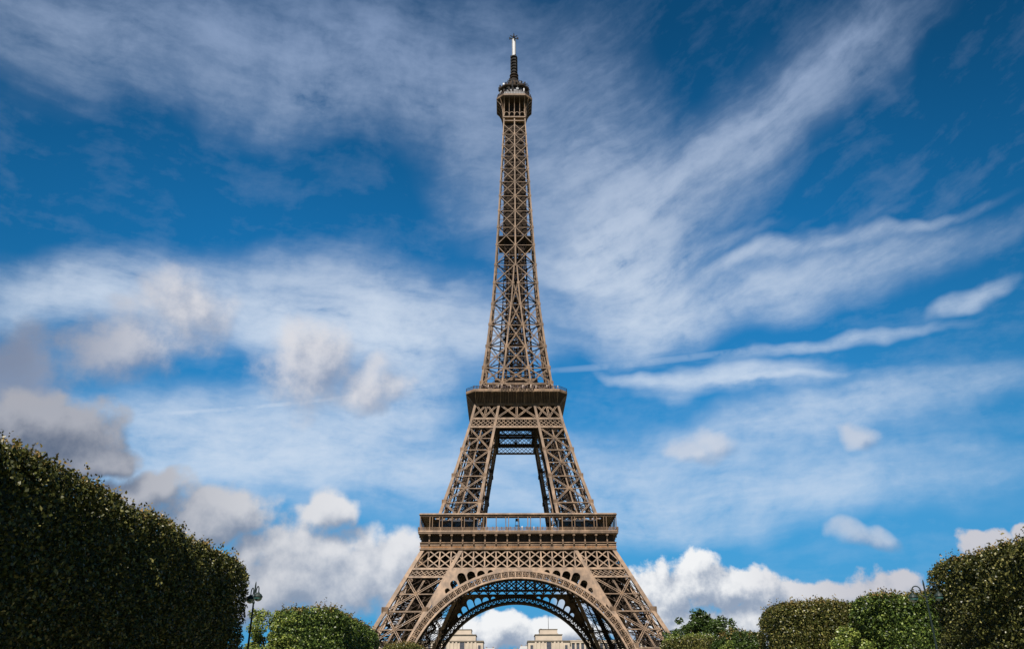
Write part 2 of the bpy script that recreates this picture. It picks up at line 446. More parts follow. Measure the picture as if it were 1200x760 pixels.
class MB:
    """collects bars, boxes, lofts and tubes; build() links them as one mesh object"""
    def __init__(s):
        s.bars = []
        s.V = []
        s.F = []
        s.n = 0

    def bar(s, p, q, a, b, n=(0, -1, 0)):
        s.bars.append((*p, *q, a, b, *n))

    def add(s, verts, faces):
        s.V.extend([tuple(v) for v in verts])
        s.F.extend([[i + s.n for i in f] for f in faces])
        s.n += len(verts)

    def box(s, x0, x1, y0, y1, z0, z1):
        s.add([(x0, y0, z0), (x1, y0, z0), (x1, y1, z0), (x0, y1, z0), (x0, y0, z1), (x1, y0, z1), (x1, y1, z1), (x0, y1, z1)], BOXF.tolist())

    def loft(s, rings, closed=True, caps=True):
        k = len(rings[0])
        v = [p for r in rings for p in r]
        f = []
        for i in range(len(rings) - 1):
            for j in range(k if closed else k - 1):
                jn = (j + 1) % k
                f.append([i * k + j, i * k + jn, (i + 1) * k + jn, (i + 1) * k + j])
        if caps:
            f.append(list(range(k))[::-1])
            f.append([(len(rings) - 1) * k + j for j in range(k)])
        s.add(v, f)

    def lathe(s, prof, cx=0, cy=0, k=12):
        s.loft([[(cx + r * math.cos(2 * math.pi * j / k), cy + r * math.sin(2 * math.pi * j / k), z) for j in range(k)] for r, z in prof])

    def tube(s, pts, radii, k=6):
        rings = []
        for i, p in enumerate(pts):
            p = Vector(p)
            d = (Vector(pts[min(i + 1, len(pts) - 1)]) - Vector(pts[max(i - 1, 0)])).normalized()
            a = d.orthogonal().normalized() if i == 0 else (rings_a - d * rings_a.dot(d)).normalized()
            rings_a = a
            b = d.cross(a)
            r = radii[i] if hasattr(radii, '__len__') else radii
            rings.append([tuple(p + (a * math.cos(2 * math.pi * j / k) + b * math.sin(2 * math.pi * j / k)) * r) for j in range(k)])
        s.loft(rings)

    def arrays(s):
        V = [np.array(s.V, float).reshape(-1, 3)]
        flat = [np.array([i for f in s.F for i in f], int)]
        sizes = [np.array([len(f) for f in s.F], int)]
        if s.bars:
            B = np.array(s.bars, float)
            p, q, a, b, n = B[:, :3], B[:, 3:6], B[:, 6:7] / 2, B[:, 7:8] / 2, B[:, 8:11]
            t = q - p
            t /= np.maximum(np.linalg.norm(t, axis=1, keepdims=True), 1e-9)
            sd = np.cross(t, n)
            sd /= np.maximum(np.linalg.norm(sd, axis=1, keepdims=True), 1e-9)
            nn = np.cross(sd, t)
            c = [p - sd * a - nn * b, p + sd * a - nn * b, p + sd * a + nn * b, p - sd * a + nn * b,
                 q - sd * a - nn * b, q + sd * a - nn * b, q + sd * a + nn * b, q - sd * a + nn * b]
            vv = np.stack(c, 1).reshape(-1, 3)
            ff = (BOXF[None] + (np.arange(len(B)) * 8)[:, None, None]).reshape(-1) + len(V[0])
            V.append(vv)
            flat.append(ff)
            sizes.append(np.full(len(B) * 6, 4))
        return np.concatenate(V), np.concatenate(flat).astype(int), np.concatenate(sizes).astype(int)

    def mesh(s, name, quads=1):
        V, F, S = s.arrays()
        if quads > 1:
            VV, FF, SS = [], [], []
            for k in range(4):
                c, sn = [(1, 0), (0, 1), (-1, 0), (0, -1)][k]
                VV.append(np.stack([V[:, 0] * c - V[:, 1] * sn, V[:, 0] * sn + V[:, 1] * c, V[:, 2]], 1))
                FF.append(F + k * len(V))
                SS.append(S)
            V, F, S = np.concatenate(VV), np.concatenate(FF), np.concatenate(SS)
        return raw_mesh(name, V, F, S)

    def build(s, name, mat, parent=None, quads=1):
        return link(name, s.mesh(name, quads), mat, parent)


def four(mb, name, mat, parent):
    """the same part on the four faces (or at the four corners)"""
    me = mb.mesh(name)
    out = []
    for k in range(4):
        o = link(name, me, mat, parent)
        o.rotation_euler = (0, 0, k * math.pi / 2)
        out.append(o)
    return out


# ------------------------------------------------------------------ ground
def sheet(name, x0, x1, y0, y1, z, mat):
    m = MB()
    m.add([(x0, y0, z), (x1, y0, z), (x1, y1, z), (x0, y1, z)], [[0, 1, 2, 3]])
    return tag(m.build(name, mat), kind='structure')


sheet('ground', -3000, 3000, -1500, 4500, -0.004, EARTH)
sheet('path', -33, 33, -420, -75, 0.0, GRAVEL)
sheet('lawn', -15.5, 15.5, -410, -100, 0.004, GRASS_M)
hm = MB()
rings = []
for k, (f, z) in enumerate([(1.0, 0.0), (0.93, 8), (0.84, 20), (0.74, 29), (0.6, 33)]):
    rings.append([(600 * f * math.cos(a) * (1 + 0.06 * math.sin(3 * a + k)), 900 + 480 * f * math.sin(a), z - 0.5) for a in np.linspace(0, 2 * math.pi, 48, endpoint=False)])
hm.loft(rings)
tag(hm.build('hill', EARTH), kind='structure')

# ------------------------------------------------------------------ the iron tower
TW = thing('lattice_tower', 'tall brown iron lattice tower on four legs joined by arches', 'tower')
ZT = [0, 21.6, 25.8, 41.9, 50.1, 57, 66, 84, 102.8, 111, 121.7, 138.7, 159.7, 181.7, 209.5, 233.9, 265.7, 276, 300]
WT = [60.1, 49.2, 47.0, 39.15, 35.0, 32.0, 28.8, 23.6, 18.9, 17.2, 14.85, 12.7, 10.6, 9.2, 7.85, 6.75, 5.4, 5.1, 4.6]
IZ = [0, 20.6, 30.1, 51.45, 66, 84, 101.3, 111, 129, 159.7, 178]
IT = [45, 34.75, 30.1, 19.35, 13.81, 11.26, 8.33, 6.75, 4.69, 1.76, 0.35]


def w(z):
    return float(np.interp(z, ZT, WT))


def inn(z):
    return float(np.interp(z, IZ, IT))


V3 = lambda p: np.array(p, float)


def fnorm(z, d=(0, -1)):
    """outward normal of the leaning face at height z"""
    s = -(w(z + 1.5) - w(z - 1.5)) / 3.0
    v = V3((d[0], d[1], s))
    return v / np.linalg.norm(v)




def lbeam(mb, p, q, n, width, t=0.19, pitch=None, lace=0.07):
    """an open lattice beam: two flanges and zigzag lacing"""
    p, q, n = V3(p), V3(q), V3(n)
    d = q - p
    L = np.linalg.norm(d)
    d /= L
    s = np.cross(d, n)
    s /= np.linalg.norm(s)
    h = width / 2 - t / 2
    mb.bar(p + s * h, q + s * h, t, t * 1.3, n)
    mb.bar(p - s * h, q - s * h, t, t * 1.3, n)
    k = max(2, int(round(L / (pitch or width * 1.15))))
    for i in range(k):
        a, b = p + d * (L * i / k), p + d * (L * (i + 1) / k)
        sg = 1 if i % 2 else -1
        mb.bar(a + s * h * sg, b - s * h * sg, lace, lace, n)


def plate(mb, c, n, size, up=(0, 0, 1), proud=0.3):
    c, n, u = V3(c), V3(n), V3(up)
    mb.bar(c - u * size / 2 + n * proud, c + u * size / 2 + n * proud, size, 0.12, n)


def chord(mb, xf, yf, cw, zs):
    """square section chord whose outer edge runs along xf(z), yf(z)"""
    rings = []
    for z in zs:
        c = cw(z)
        x, y = xf(z), yf(z)
        sx = c[0]
        sy = c[1]
        rings.append([(x, y, z), (x + sx, y, z), (x + sx, y + sy, z), (x, y + sy, z)])
    mb.loft(rings)


def leg_chords(mb, zs, cw):
    chord(mb, lambda z: w(z), lambda z: -w(z), lambda z: (-cw(z), cw(z)), zs)
    chord(mb, lambda z: inn(z), lambda z: -w(z), lambda z: (cw(z), cw(z)), zs)
    chord(mb, lambda z: w(z), lambda z: -inn(z), lambda z: (-cw(z), -cw(z)), zs)
    chord(mb, lambda z: inn(z), lambda z: -inn(z), lambda z: (cw(z), -cw(z)), zs)


def leg_faces(cw):
    """the four faces of the leg at (+x, -y): point functions of (u, z) and their normals"""
    def A(z): return V3((w(z) - cw(z) / 2, -w(z) + cw(z) / 2, z))
    def B(z): return V3((inn(z) + cw(z) / 2, -w(z) + cw(z) / 2, z))
    def Cc(z): return V3((w(z) - cw(z) / 2, -inn(z) - cw(z) / 2, z))
    def D(z): return V3((inn(z) + cw(z) / 2, -inn(z) - cw(z) / 2, z))
    return [(B, A, (0, -1, 0)), (A, Cc, (1, 0, 0)), (Cc, D, (0, 1, 0)), (D, B, (-1, 0, 0))], (A, B, Cc, D)


def leg_lattice(mb_out, mb_in, zs, cw, bw):
    faces, (A, B, Cc, D) = leg_faces(cw)
    for fi, (L, R, n_) in enumerate(faces):
        n = V3(n_)
        mb = mb_out if fi < 2 else mb_in
        for z0, z1 in zip(zs[:-1], zs[1:]):
            if fi < 2:
                n = fnorm((z0 + z1) / 2, n_[:2])
            lbeam(mb, L(z0), R(z1), n, bw)
            lbeam(mb, L(z1) + n * 0.06, R(z0) + n * 0.06, n, bw)
            # crossing point of the diagonals
            l0, r1, l1, r0 = L(z0), R(z1), L(z1), R(z0)
            w0, w1 = np.linalg.norm(r0 - l0), np.linalg.norm(r1 - l1)
            f = w0 / (w0 + w1)
            cpt = l0 + (r1 - l0) * f
            plate(mb, cpt, n, bw * 1.25)
            zm = cpt[2]
            lbeam(mb, L(z0), R(z0), n, bw * 0.6, 0.16)
            lbeam(mb, L(zm) - n * 0.1, R(zm) - n * 0.1, n, bw * 0.45, 0.14)
            # mullion down the middle of the face
            m0, m1 = (L(z0) + R(z0)) / 2, (L(z1) + R(z1)) / 2
            lbeam(mb if fi != 0 else mb_out, m0 - n * 0.35, m1 - n * 0.35, n, bw * 0.7, 0.18)
            for e in (L, R):
                plate(mb, e(z0), n, cw(z0) * 1.5, proud=cw(z0) / 2 + 0.03)
            # secondary struts from the chord midpoints
            for e, mm, dd in ((L, m0, .4), (R, m0, .4), (L, m1, .45), (R, m1, .45)):
                mb_in.bar(e(zm), mm - n * dd, 0.16, 0.16, n)
    for z in zs:                                  # horizontal diaphragms
        lbeam(mb_in, A(z), D(z), (0, 0, 1), bw * 0.6, 0.18)
        lbeam(mb_in, B(z), Cc(z) + V3((0, 0, 0.1)), (0, 0, 1), bw * 0.6, 0.18)


def leg_inside(mb, z0, z1, rng, nst=10):
    """lift track, stairs and landings running up inside the leg"""
    def c(z, u=0.5, v=0.5):
        return V3((inn(z) + (w(z) - inn(z)) * u, -(inn(z) + (w(z) - inn(z)) * v), z))
    n = V3((0, -1, 0.35))
    for u, v, wd in ((0.36, 0.5, 1.3), (0.62, 0.5, 1.3), (0.5, 0.30, 1.0), (0.5, 0.72, 1.0)):
        lbeam(mb, c(z0, u, v), c(z1, u, v), n, wd, 0.34, 1.4, 0.18)
    k = max(3, int((z1 - z0) / 2.4))
    for i in range(k):
        za, zb = z0 + (z1 - z0) * i / k, z0 + (z1 - z0) * (i + 1) / k
        ua, ub = (0.24, 0.46) if i % 2 else (0.46, 0.24)
        mb.bar(c(za, ua, 0.42), c(zb, ub, 0.42), 0.9, 0.14, (0, 0, 1))
        mb.bar(c(za, ua, 0.42) + V3((0, 0, 1.1)), c(zb, ub, 0.42) + V3((0, 0, 1.1)), 0.1, 0.9, (0, 0, 1))
        mb.bar(c(za, 0.36, 0.5), c(za, 0.62, 0.5), 0.25, 0.25)
        for _ in range(3):
            p = c(za, rng.uniform(0.05, 0.95), rng.uniform(0.1, 0.9))
            q = c(zb + rng.uniform(-1, 2), rng.uniform(0.05, 0.95), rng.uniform(0.1, 0.9))
            mb.bar(p, q, 0.16, 0.16, (0, -1, 0.2))


# --- lower legs
rng = random.Random(3)
mb = MB()
cwl = lambda z: 1.45
leg_chords(mb, [0, 10, 20.6, 30.1, 41.9, 51.45, 56.9], cwl)
mi = MB()
leg_lattice(mb, mi, [2, 8, 18.2, 29.9, 41.75], cwl, 0.8)
leg_inside(mi, 3, 55, rng)
legs = four(mb, 'leg', IRON, TW)
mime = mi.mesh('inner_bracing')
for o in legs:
    link('inner_bracing', mime, IRON_DARK_SHADED, o)
fb = MB()
fb.loft([[(-3.6, -3.6, 0), (3.6, -3.6, 0), (3.6, 3.6, 0), (-3.6, 3.6, 0)], [(-2.4, -2.4, 2.6), (2.4, -2.4, 2.6), (2.4, 2.4, 2.6), (-2.4, 2.4, 2.6)]])
fme = fb.mesh('footing')
for o in legs:
    for (x, y) in ((59, -59), (46, -59), (59, -46), (46, -46)):
        link('footing', fme, STONE, o).location = (x, y, 0)

# --- legs between the two platforms
mb = MB()
cwu = lambda z: float(np.interp(z, [57, 115, 180, 265], [1.2, 0.95, 0.66, 0.52]))
leg_chords(mb, [57.9, 66, 75, 84, 93, 102.8, 111, 115.5], cwu)
mi = MB()
leg_lattice(mb, mi, [59.2, 69.7, 80.4, 91.4, 101.2], cwu, 0.66)
leg_inside(mi, 58.5, 112, rng)
mime = mi.mesh('inner_bracing')
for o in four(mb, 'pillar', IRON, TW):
    link('inner_bracing', mime, IRON_DARK_SHADED, o)


# --- girders between the legs
def face_pt(x, z, yf):
    return V3((x, -yf(z), z))


def xrow(mb, xs0, xs1, z0, z1, yf, t, rows=1, off=0.0, lace_w=None):
    """crossed bars between the stations xs0 (at z0) and xs1 (at z1)"""
    n = fnorm((z0 + z1) / 2)
    for i in range(len(xs0) - 1):
        for r in range(rows):
            za, zb = z0 + (z1 - z0) * r / rows, z0 + (z1 - z0) * (r + 1) / rows
            fa, fb_ = r / rows, (r + 1) / rows
            la, lb = xs0[i] + (xs1[i] - xs0[i]) * fa, xs0[i] + (xs1[i] - xs0[i]) * fb_
            ra, rb = xs0[i + 1] + (xs1[i + 1] - xs0[i + 1]) * fa, xs0[i + 1] + (xs1[i + 1] - xs0[i + 1]) * fb_
            o = n * off
            if lace_w:
                lbeam(mb, face_pt(la, za, yf) + o, face_pt(rb, zb, yf) + o, n, lace_w, t)
                lbeam(mb, face_pt(lb, zb, yf) + o + n * 0.05, face_pt(ra, za, yf) + o + n * 0.05, n, lace_w, t)
            else:
                mb.bar(face_pt(la, za, yf) + o, face_pt(rb, zb, yf) + o, t, t * 0.7, n)
                mb.bar(face_pt(lb, zb, yf) + o + n * 0.05, face_pt(ra, za, yf) + o + n * 0.05, t, t * 0.7, n)


def mesh_row(mb, xa0, xb0, xa1, xb1, z0, z1, yf, pitch, t):
    """fine diamond lattice filling a band: two rows of small crosses"""
    k = max(2, int(round((xb0 - xa0) / pitch)))
    s0 = [xa0 + (xb0 - xa0) * i / k for i in range(k + 1)]
    s1 = [xa1 + (xb1 - xa1) * i / k for i in range(k + 1)]
    xrow(mb, s0, s1, z0, z1, yf, t, 2)


def band(mb, xa, xb, z0, z1, yf, depth, off=0.0):
    """a flat horizontal plate following the slope of the face"""
    mb.loft([[(xa(z0), -yf(z0) - off, z0), (xb(z0), -yf(z0) - off, z0), (xb(z0), -yf(z0) + depth, z0), (xa(z0), -yf(z0) + depth, z0)],
             [(xa(z1), -yf(z1) - off, z1), (xb(z1), -yf(z1) - off, z1), (xb(z1), -yf(z1) + depth, z1), (xa(z1), -yf(z1) + depth, z1)]])


PITCH1 = 3.93
for face in ('front', 'inner'):
    yf = w if face == 'front' else inn
    mb = MB()
    nw = lambda z: -w(z) + 0.9
    pw = lambda z: w(z) - 0.9
    ym = lambda z, yf=yf: yf(z) - 0.5
    z0, z1 = 44.95, 51.25
    st = [k * PITCH1 for k in range(-10, 11)]
    for i, x in enumerate(st[:-1]):
        x2 = st[i + 1]
        # clip the cells to the slanting outer edge
        if abs(x) > w(z1) + 1 or abs(x2) > w(z1) + 1:
            continue
        if max(abs(x), abs(x2)) > w(z1) - 0.3:
            continue
        xrow(mb, [x, x2], [x, x2], z0, z1, ym, 0.42 if face == 'front' else 0.5, 2)
        mb.bar(face_pt(x, z0, ym), face_pt(x, z1, ym), 0.48, 0.4, fnorm(48))
        plate(mb, face_pt(x, (z0 + z1) / 2, ym), fnorm(48), 0.75, fnorm(48)[[0, 2, 1]] * V3((1, 1, -1)), proud=0.25)
    for sx in (-1, 1):
        mb.bar(face_pt(sx * 31.44, z0, ym), face_pt(sx * 31.44, z1, ym), 0.48, 0.4)
        mb.bar(face_pt(sx * 35.37, z0, ym), face_pt(sx * 35.37, z0 + 2.6, ym), 0.4, 0.4)
        mb.bar(face_pt(sx * 31.44, z0, ym), face_pt(sx * 35.2, z0 + 3.0, ym), 0.42, 0.3)
        mb.bar(face_pt(sx * 31.44, z1, ym), face_pt(sx * 37.2, z0 + 0.2, ym), 0.42, 0.3)
        mb.bar(face_pt(sx * 35.37, z0 + .1, ym), face_pt(sx * 31.44, z0 + 3.15, ym), 0.42, 0.3)
        # fine lattice across the head of each leg, with its two edge plates
        e0, e1 = 41.95, 44.2
        o0, o1 = w(e0) - 0.7, w(e1) - 0.7
        i0, i1 = inn(e0) + 0.7, inn(e1) + 0.7
        if sx > 0:
            mesh_row(mb, i0, o0, i1, o1, e0, e1, ym, 1.6, 0.2)
        else:
            mesh_row(mb, -o0, -i0, -o1, -i1, e0, e1, ym, 1.6, 0.2)
        if sx > 0:
            band(mb, lambda z: inn(z) + .5, lambda z: w(z) - .5, 41.35, 41.95, yf, 0.9, -0.1)
        else:
            band(mb, lambda z: -w(z) + .5, lambda z: -inn(z) - .5, 41.35, 41.95, yf, 0.9, -0.1)
    band(mb, nw, pw, 44.2, 44.95, yf, 0.9, -0.08)
    band(mb, nw, pw, 51.25, 51.7, yf, 0.9, -0.08)
    four(mb, 'girder', IRON if face == 'front' else IRON_DARK_SHADED, TW)

# --- arches
AC, RI, RO = 4.7, 36.25, 39.2


def arc_pt(r, a, off, zc=AC):
    x, z = r * math.sin(a), zc + r * math.cos(a)
    return V3((x, -w(z) - off, z))


def ring_strip(mb, r0, r1, a0, a1, off0, off1, k=64):
    rings = []
    for i in range(k + 1):
        a = a0 + (a1 - a0) * i / k
        rings.append([tuple(arc_pt(r0, a, off0)), tuple(arc_pt(r1, a, off0)), tuple(arc_pt(r1, a, off1)), tuple(arc_pt(r0, a, off1))])
    mb.loft(rings)


AM = rad(74)
mb = MB()
ring_strip(mb, RI, RI + 0.6, -AM, AM, 0.55, -0.4, 90)
ring_strip(mb, RO - 0.45, RO, -AM, AM, 0.55, -0.4, 90)
# back ring, and the open soffit between the two
ma = mb
mb = MB()
ring_strip(mb, RI, RI + 0.7, -AM, AM, -5.2, -5.9, 90)
ring_strip(mb, RO - 0.6, RO, -AM, AM, -5.2, -5.9, 90)
NP = 41
for i in range(NP + 1):
    a = -AM + 2 * AM * i / NP
    for off in (0.2, -5.5):
        p, q = arc_pt(RI + .3, a, off), arc_pt(RO - .3, a, off)
        (ma if off > 0 else mb).bar(p, q, 0.42, 0.35, (0, -1, 0))
    p, q = arc_pt(RI + .3, a, 0), arc_pt(RI + .3, a, -5.4)
    mb.bar(p, q, 0.4, 0.3, (math.sin(a), 0, math.cos(a)))
    p, q = arc_pt(RO - .3, a, 0), arc_pt(RO - .3, a, -5.4)
    mb.bar(p, q, 0.3, 0.3, (math.sin(a), 0, math.cos(a)))
    if i < NP:
        a2 = -AM + 2 * AM * (i + 1) / NP
        mb.bar(arc_pt(RI + .3, a, -0.4), arc_pt(RI + .3, a2, -5.3), 0.22, 0.2, (math.sin(a), 0, math.cos(a)))
        mb.bar(arc_pt(RI + .35, a2, -0.4), arc_pt(RI + .35, a, -5.3), 0.22, 0.2, (math.sin(a), 0, math.cos(a)))
        mb.bar(arc_pt(RI + .5, a, -5.45), arc_pt(RO - .4, a2, -5.45), 0.38, 0.2)
        mb.bar(arc_pt(RI + .5, a2, -5.5), arc_pt(RO - .4, a, -5.5), 0.38, 0.2)
arches = four(ma, 'arch', IRON, TW)
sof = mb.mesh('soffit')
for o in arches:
    link('soffit', sof, IRON_DARK_SHADED, o)
orn = MB()
for i in range(NP):
    a = -AM + 2 * AM * (i + 0.5) / NP
    da = 2 * AM / NP
    # scrollwork: a ring, a bud and two curls in every panel
    cr = (RI + RO) / 2 + 0.15
    def loc(u, v, a=a):                     # u along the arch, v radial, metres
        return arc_pt(cr + v, a + u / cr, 0.35)
    ring = [loc(0.62 * math.cos(t), 0.62 * math.sin(t)) for t in np.linspace(0, 2 * math.pi, 13)]
    for p, q in zip(ring[:-1], ring[1:]):
        orn.bar(p, q, 0.15, 0.15)
    for sg in (-1, 1):
        curl = [loc(sg * (0.95 - 0.35 * math.cos(t)), -0.75 + 0.35 * math.sin(t)) for t in np.linspace(-0.5, 4.5, 8)]
        for p, q in zip(curl[:-1], curl[1:]):
            orn.bar(p, q, 0.12, 0.12)
        orn.bar(loc(sg * 1.1, 0.95), loc(sg * 0.55, 0.3), 0.13, 0.13)
    orn.bar(loc(0, -0.95), loc(0, 0.95), 0.13, 0.13)
om = orn.mesh('scrollwork')
for o in arches:
    link('scrollwork', om, IRON, o)

# spandrels: a plate pierced by round-headed openings
cu = bpy.data.curves.new('spandrel', 'CURVE')
cu.dimensions = '2D'
cu.fill_mode = 'BOTH'
cu.extrude = 0.22


def spl(pts):
    s = cu.splines.new('POLY')
    s.points.add(len(pts) - 1)
    for p, q in zip(s.points, pts):
        p.co = (q[0], q[1], 0, 1)
    s.use_cyclic_u = True


ztop = 44.2
outer = [(RO * math.sin(a), AC + RO * math.cos(a)) for a in np.linspace(-rad(47.0), rad(47.0), 61)]
rim = [(inn(z) + 0.6, z) for z in (33.0, 36, 40, ztop)]
outer2 = outer + rim + [(-x, z) for x, z in rim[::-1]]
spl(outer2)
for sg in (-1, 1):
    for (xc, wd) in ((9.6, 2.7), (12.7, 2.75), (15.75, 2.75), (18.6, 2.7), (21.3, 2.3), (23.6, 1.7)):
        a = math.asin(xc / RO)
        # axis of the opening leans with the arch radius
        base = (RO + 0.35)
        head = {9.6: 1.05, 12.7: 1.75, 15.75: 2.75, 18.6: 3.7, 21.3: 2.6, 23.6: 1.5}[xc]
        r = wd / 2
        r = min(r, head * 0.9)
        pts = []
        def lp(u, v):
            x = base * math.sin(a) + u * math.cos(a * 0.8) + v * math.sin(a * 0.8)
            z = AC + base * math.cos(a) - u * math.sin(a * 0.8) + v * math.cos(a * 0.8)
            return (sg * x, z)
        pts.append(lp(-r, 0.25))
        pts.append(lp(r, -0.1))
        for t in np.linspace(0, math.pi, 10):
            pts.append(lp(r * math.cos(t), head - r + r * math.sin(t)))
        spl(pts)
tmp = bpy.data.objects.new('spandrel', cu)
COL.objects.link(tmp)
dg = bpy.context.evaluated_depsgraph_get()
sme = bpy.data.meshes.new_from_object(tmp.evaluated_get(dg))
bpy.data.objects.remove(tmp)
for v in sme.vertices:
    x, z, dpt = v.co.x, v.co.y, v.co.z
    v.co = (x, -w(z) + 0.1 + dpt, z)
sme = raw_mesh('spandrel', [tuple(v.co) for v in sme.vertices], [i for pl in sme.polygons for i in pl.vertices], [len(pl.vertices) for pl in sme.polygons])
for k in range(4):
    o = link('spandrel', sme, IRON, TW)
    o.rotation_euler = (0, 0, k * math.pi / 2)


# --- first platform
def sqring(mb, ro, ri, z0, z1, batter=0.0):
    rt_ = ro - batter
    mb.loft([[(-ro, -ro, z0), (ro, -ro, z0), (ri, -ri, z0), (-ri, -ri, z0)],
             [(-rt_, -rt_, z1), (rt_, -rt_, z1), (ri, -ri, z1), (-ri, -ri, z1)]])


mb = MB()
sqring(mb, 35.45, 12.5, 57.05, 57.55, 0.15)
sqring(mb, 35.55, 33.5, 57.57, 58.0, 0.25)
sqring(mb, 35.2, 33.6, 56.75, 57.03)
mj = MB()
sqring(mj, 12.9, 12.45, 51.8, 57.02)
sqring(mj, 33.0, 12.95, 56.95, 57.03)
for k in range(-8, 9):
    mj.bar((k * PITCH1, -33.0, 56.1), (k * PITCH1, -13, 56.1), 0.5, 1.6, (0, 0, 1))
for y in (-30, -26, -21, -17):
    mj.bar((-33 if y < -20 else -20, y, 56.4), (33 if y < -20 else 20, y, 56.4), 0.5, 1.0, (0, 0, 1))
P1 = mb.build('platform', IRON, TW, quads=4)
P1['label'] = 'broad square platform over the arches'
mj.build('joists', IRON_DARK_SHADED, P1, quads=4)

mb = MB()                                     # frieze that carries the names
sqring(mb, 34.45, 33.2, 51.75, 52.98)
sqring(mb, 34.62, 33.2, 53.0, 53.75, 0.5)
sqring(mb, 34.75, 33.3, 51.45, 51.73)
sqring(mb, 34.75, 33.3, 53.77, 54.05)
FR = mb.build('frieze', IRON, P1, quads=4)
mb = MB()
sqring(mb, 33.6, 33.1, 54.07, 56.74)
mb.build('recess', IRON_DARK_SHADED, P1, quads=4)
mb = MB()
s2 = [(-34.6, 52.9), (-34.95, 53.3), (-34.95, 54.4), (-34.55, 54.6), (-34.55, 55.6), (-34.85, 56.2), (-35.15, 56.45), (-35.15, 56.74), (-33.7, 56.74), (-33.7, 52.9)]
mb.add([(-0.24, y, z) for y, z in s2] + [(0.24, y, z) for y, z in s2],
       [list(range(10)), list(range(19, 9, -1))] + [[i, (i + 1) % 10, (i + 1) % 10 + 10, i + 10][::-1] for i in range(10)])
mb.box(-0.42, 0.42, -35.3, -34.3, 56.15, 56.7)
cme = mb.mesh('corbel')
for k in range(-8, 9):                        # the brackets of the side towards the lawn, each on its own
    link('corbel', cme, IRON, P1).location = (k * PITCH1, 0, 0)
for q4 in range(1, 4):
    for k in range(-8, 9):
        o = link('corbel', cme, IRON, P1)
        o.rotation_euler = (0, 0, q4 * math.pi / 2)
        o.location = Matrix.Rotation(q4 * math.pi / 2, 3, 'Z') @ Vector((k * PITCH1, 0, 0))
# the engraved names along the frieze
NAMES = ['CAUCHY', 'BELGRAND', 'REGNAULT', 'FRESNEL', 'DE PRONY', 'VICAT', 'EBELMEN', 'COULOMB', 'POINSOT', 'FOUCAULT', 'DELAUNAY', 'MORIN', 'HAUY', 'COMBES', 'THENARD', 'ARAGO', 'POISSON', 'MONGE']
for k, nm in enumerate(NAMES):
    tcv = bpy.data.curves.new('lettering', 'FONT')
    tcv.body = nm
    tcv.size = 0.8
    tcv.extrude = 0.02
    tcv.align_x = 'CENTER'
    to = bpy.data.objects.new('lettering', tcv)
    COL.objects.link(to)
    dg = bpy.context.evaluated_depsgraph_get()
    tm = bpy.data.meshes.new_from_object(to.evaluated_get(dg))
    bpy.data.objects.remove(to)
    x0 = (k - 8.5) * PITCH1
    link('lettering', raw_mesh('lettering', [(x0 + v.co.x, -34.48 - v.co.z, 52.15 + v.co.y) for v in tm.vertices],
                               [i for pl in tm.polygons for i in pl.vertices], [len(pl.vertices) for pl in tm.polygons]), GOLD, FR)

mb = MB()                                     # balustrade of one side
yy = -35.2
mb.box(-35.3, 35.3, yy - 0.06, yy + 0.06, 59.0, 59.14)
mb.box(-35.3, 35.3, yy - 0.05, yy + 0.05, 58.1, 58.2)
mb.box(-35.3, 35.3, yy - 0.05, yy + 0.05, 58.72, 58.8)
x = -35.2
while x < 35.2:
    mb.bar((x, yy, 58.0), (x, yy, 59.05), 0.07, 0.07)
    mb.bar((x, yy, 58.2), (x + 0.4, yy, 58.72), 0.06, 0.05)
    mb.bar((x + 0.4, yy + .01, 58.2), (x, yy + .01, 58.72), 0.06, 0.05)
    x += 0.4
for k in range(-9, 10):
    mb.box(k * PITCH1 - 0.2, k * PITCH1 + 0.2, yy - 0.13, yy + 0.13, 58.0, 59.2)
four(mb, 'railing', IRON, P1)

mb = MB()                                     # gallery roof over the walkway with its posts
sqring(mb, 35.1, 30.2, 63.35, 63.6)
sqring(mb, 35.35, 34.5, 63.62, 64.15, 0.3)
sqring(mb, 35.0, 34.8, 63.0, 63.33)
for k in range(-9, 10):
    x = k * PITCH1
    x = max(-34.9, min(34.9, x))
    for dx in ((-0.5, 0.5) if (k % 2 and abs(k) < 9) else (0,)):
        mb.box(x + dx - 0.13, x + dx + 0.13, -35.0, -34.74, 58.0, 63.34)
    if abs(k) > 2:
        mb.box(x - 0.1, x + 0.1, -30.6, -30.4, 58.0, 63.34)
CAN = mb.build('canopy', IRON, P1, quads=4)
CAN['label'] = 'flat gallery roof on slender posts'
mb = MB()                                     # glazed pavilions behind the walkway, at the legs
mb.box(14.8, 29.5, -29.4, -24.0, 58.0, 62.9)
four(mb, 'pavilion', GLASSD, P1)
mb = MB()
mb.box(-29.5, -14.8, -29.4, -24.0, 58.0, 62.9)
four(mb, 'pavilion', GLASSD, P1)
mb = MB()                                     # small open frame in the middle of the deck
for sx in (-1, 1):
    for sy in (-1, 1):
        mb.bar((sx * 0.95 - .3, -33 + sy * 0.9, 58.0), (sx * 0.55 - .3, -33 + sy * 0.5, 62.4), 0.12, 0.12)
mb.box(-.95, .35, -33.6, -32.4, 61.7, 62.5)
mb.box(-1.0, .4, -33.7, -32.3, 60.0, 60.12)
mb.build('frame', BLACK_P, P1)


# --- second platform
def octo(r, c, z):
    a, b = r, r - c
    return [(b, -a, z), (a, -b, z), (a, b, z), (b, a, z), (-b, a, z), (-a, b, z), (-a, -b, z), (-b, -a, z)][::-1]


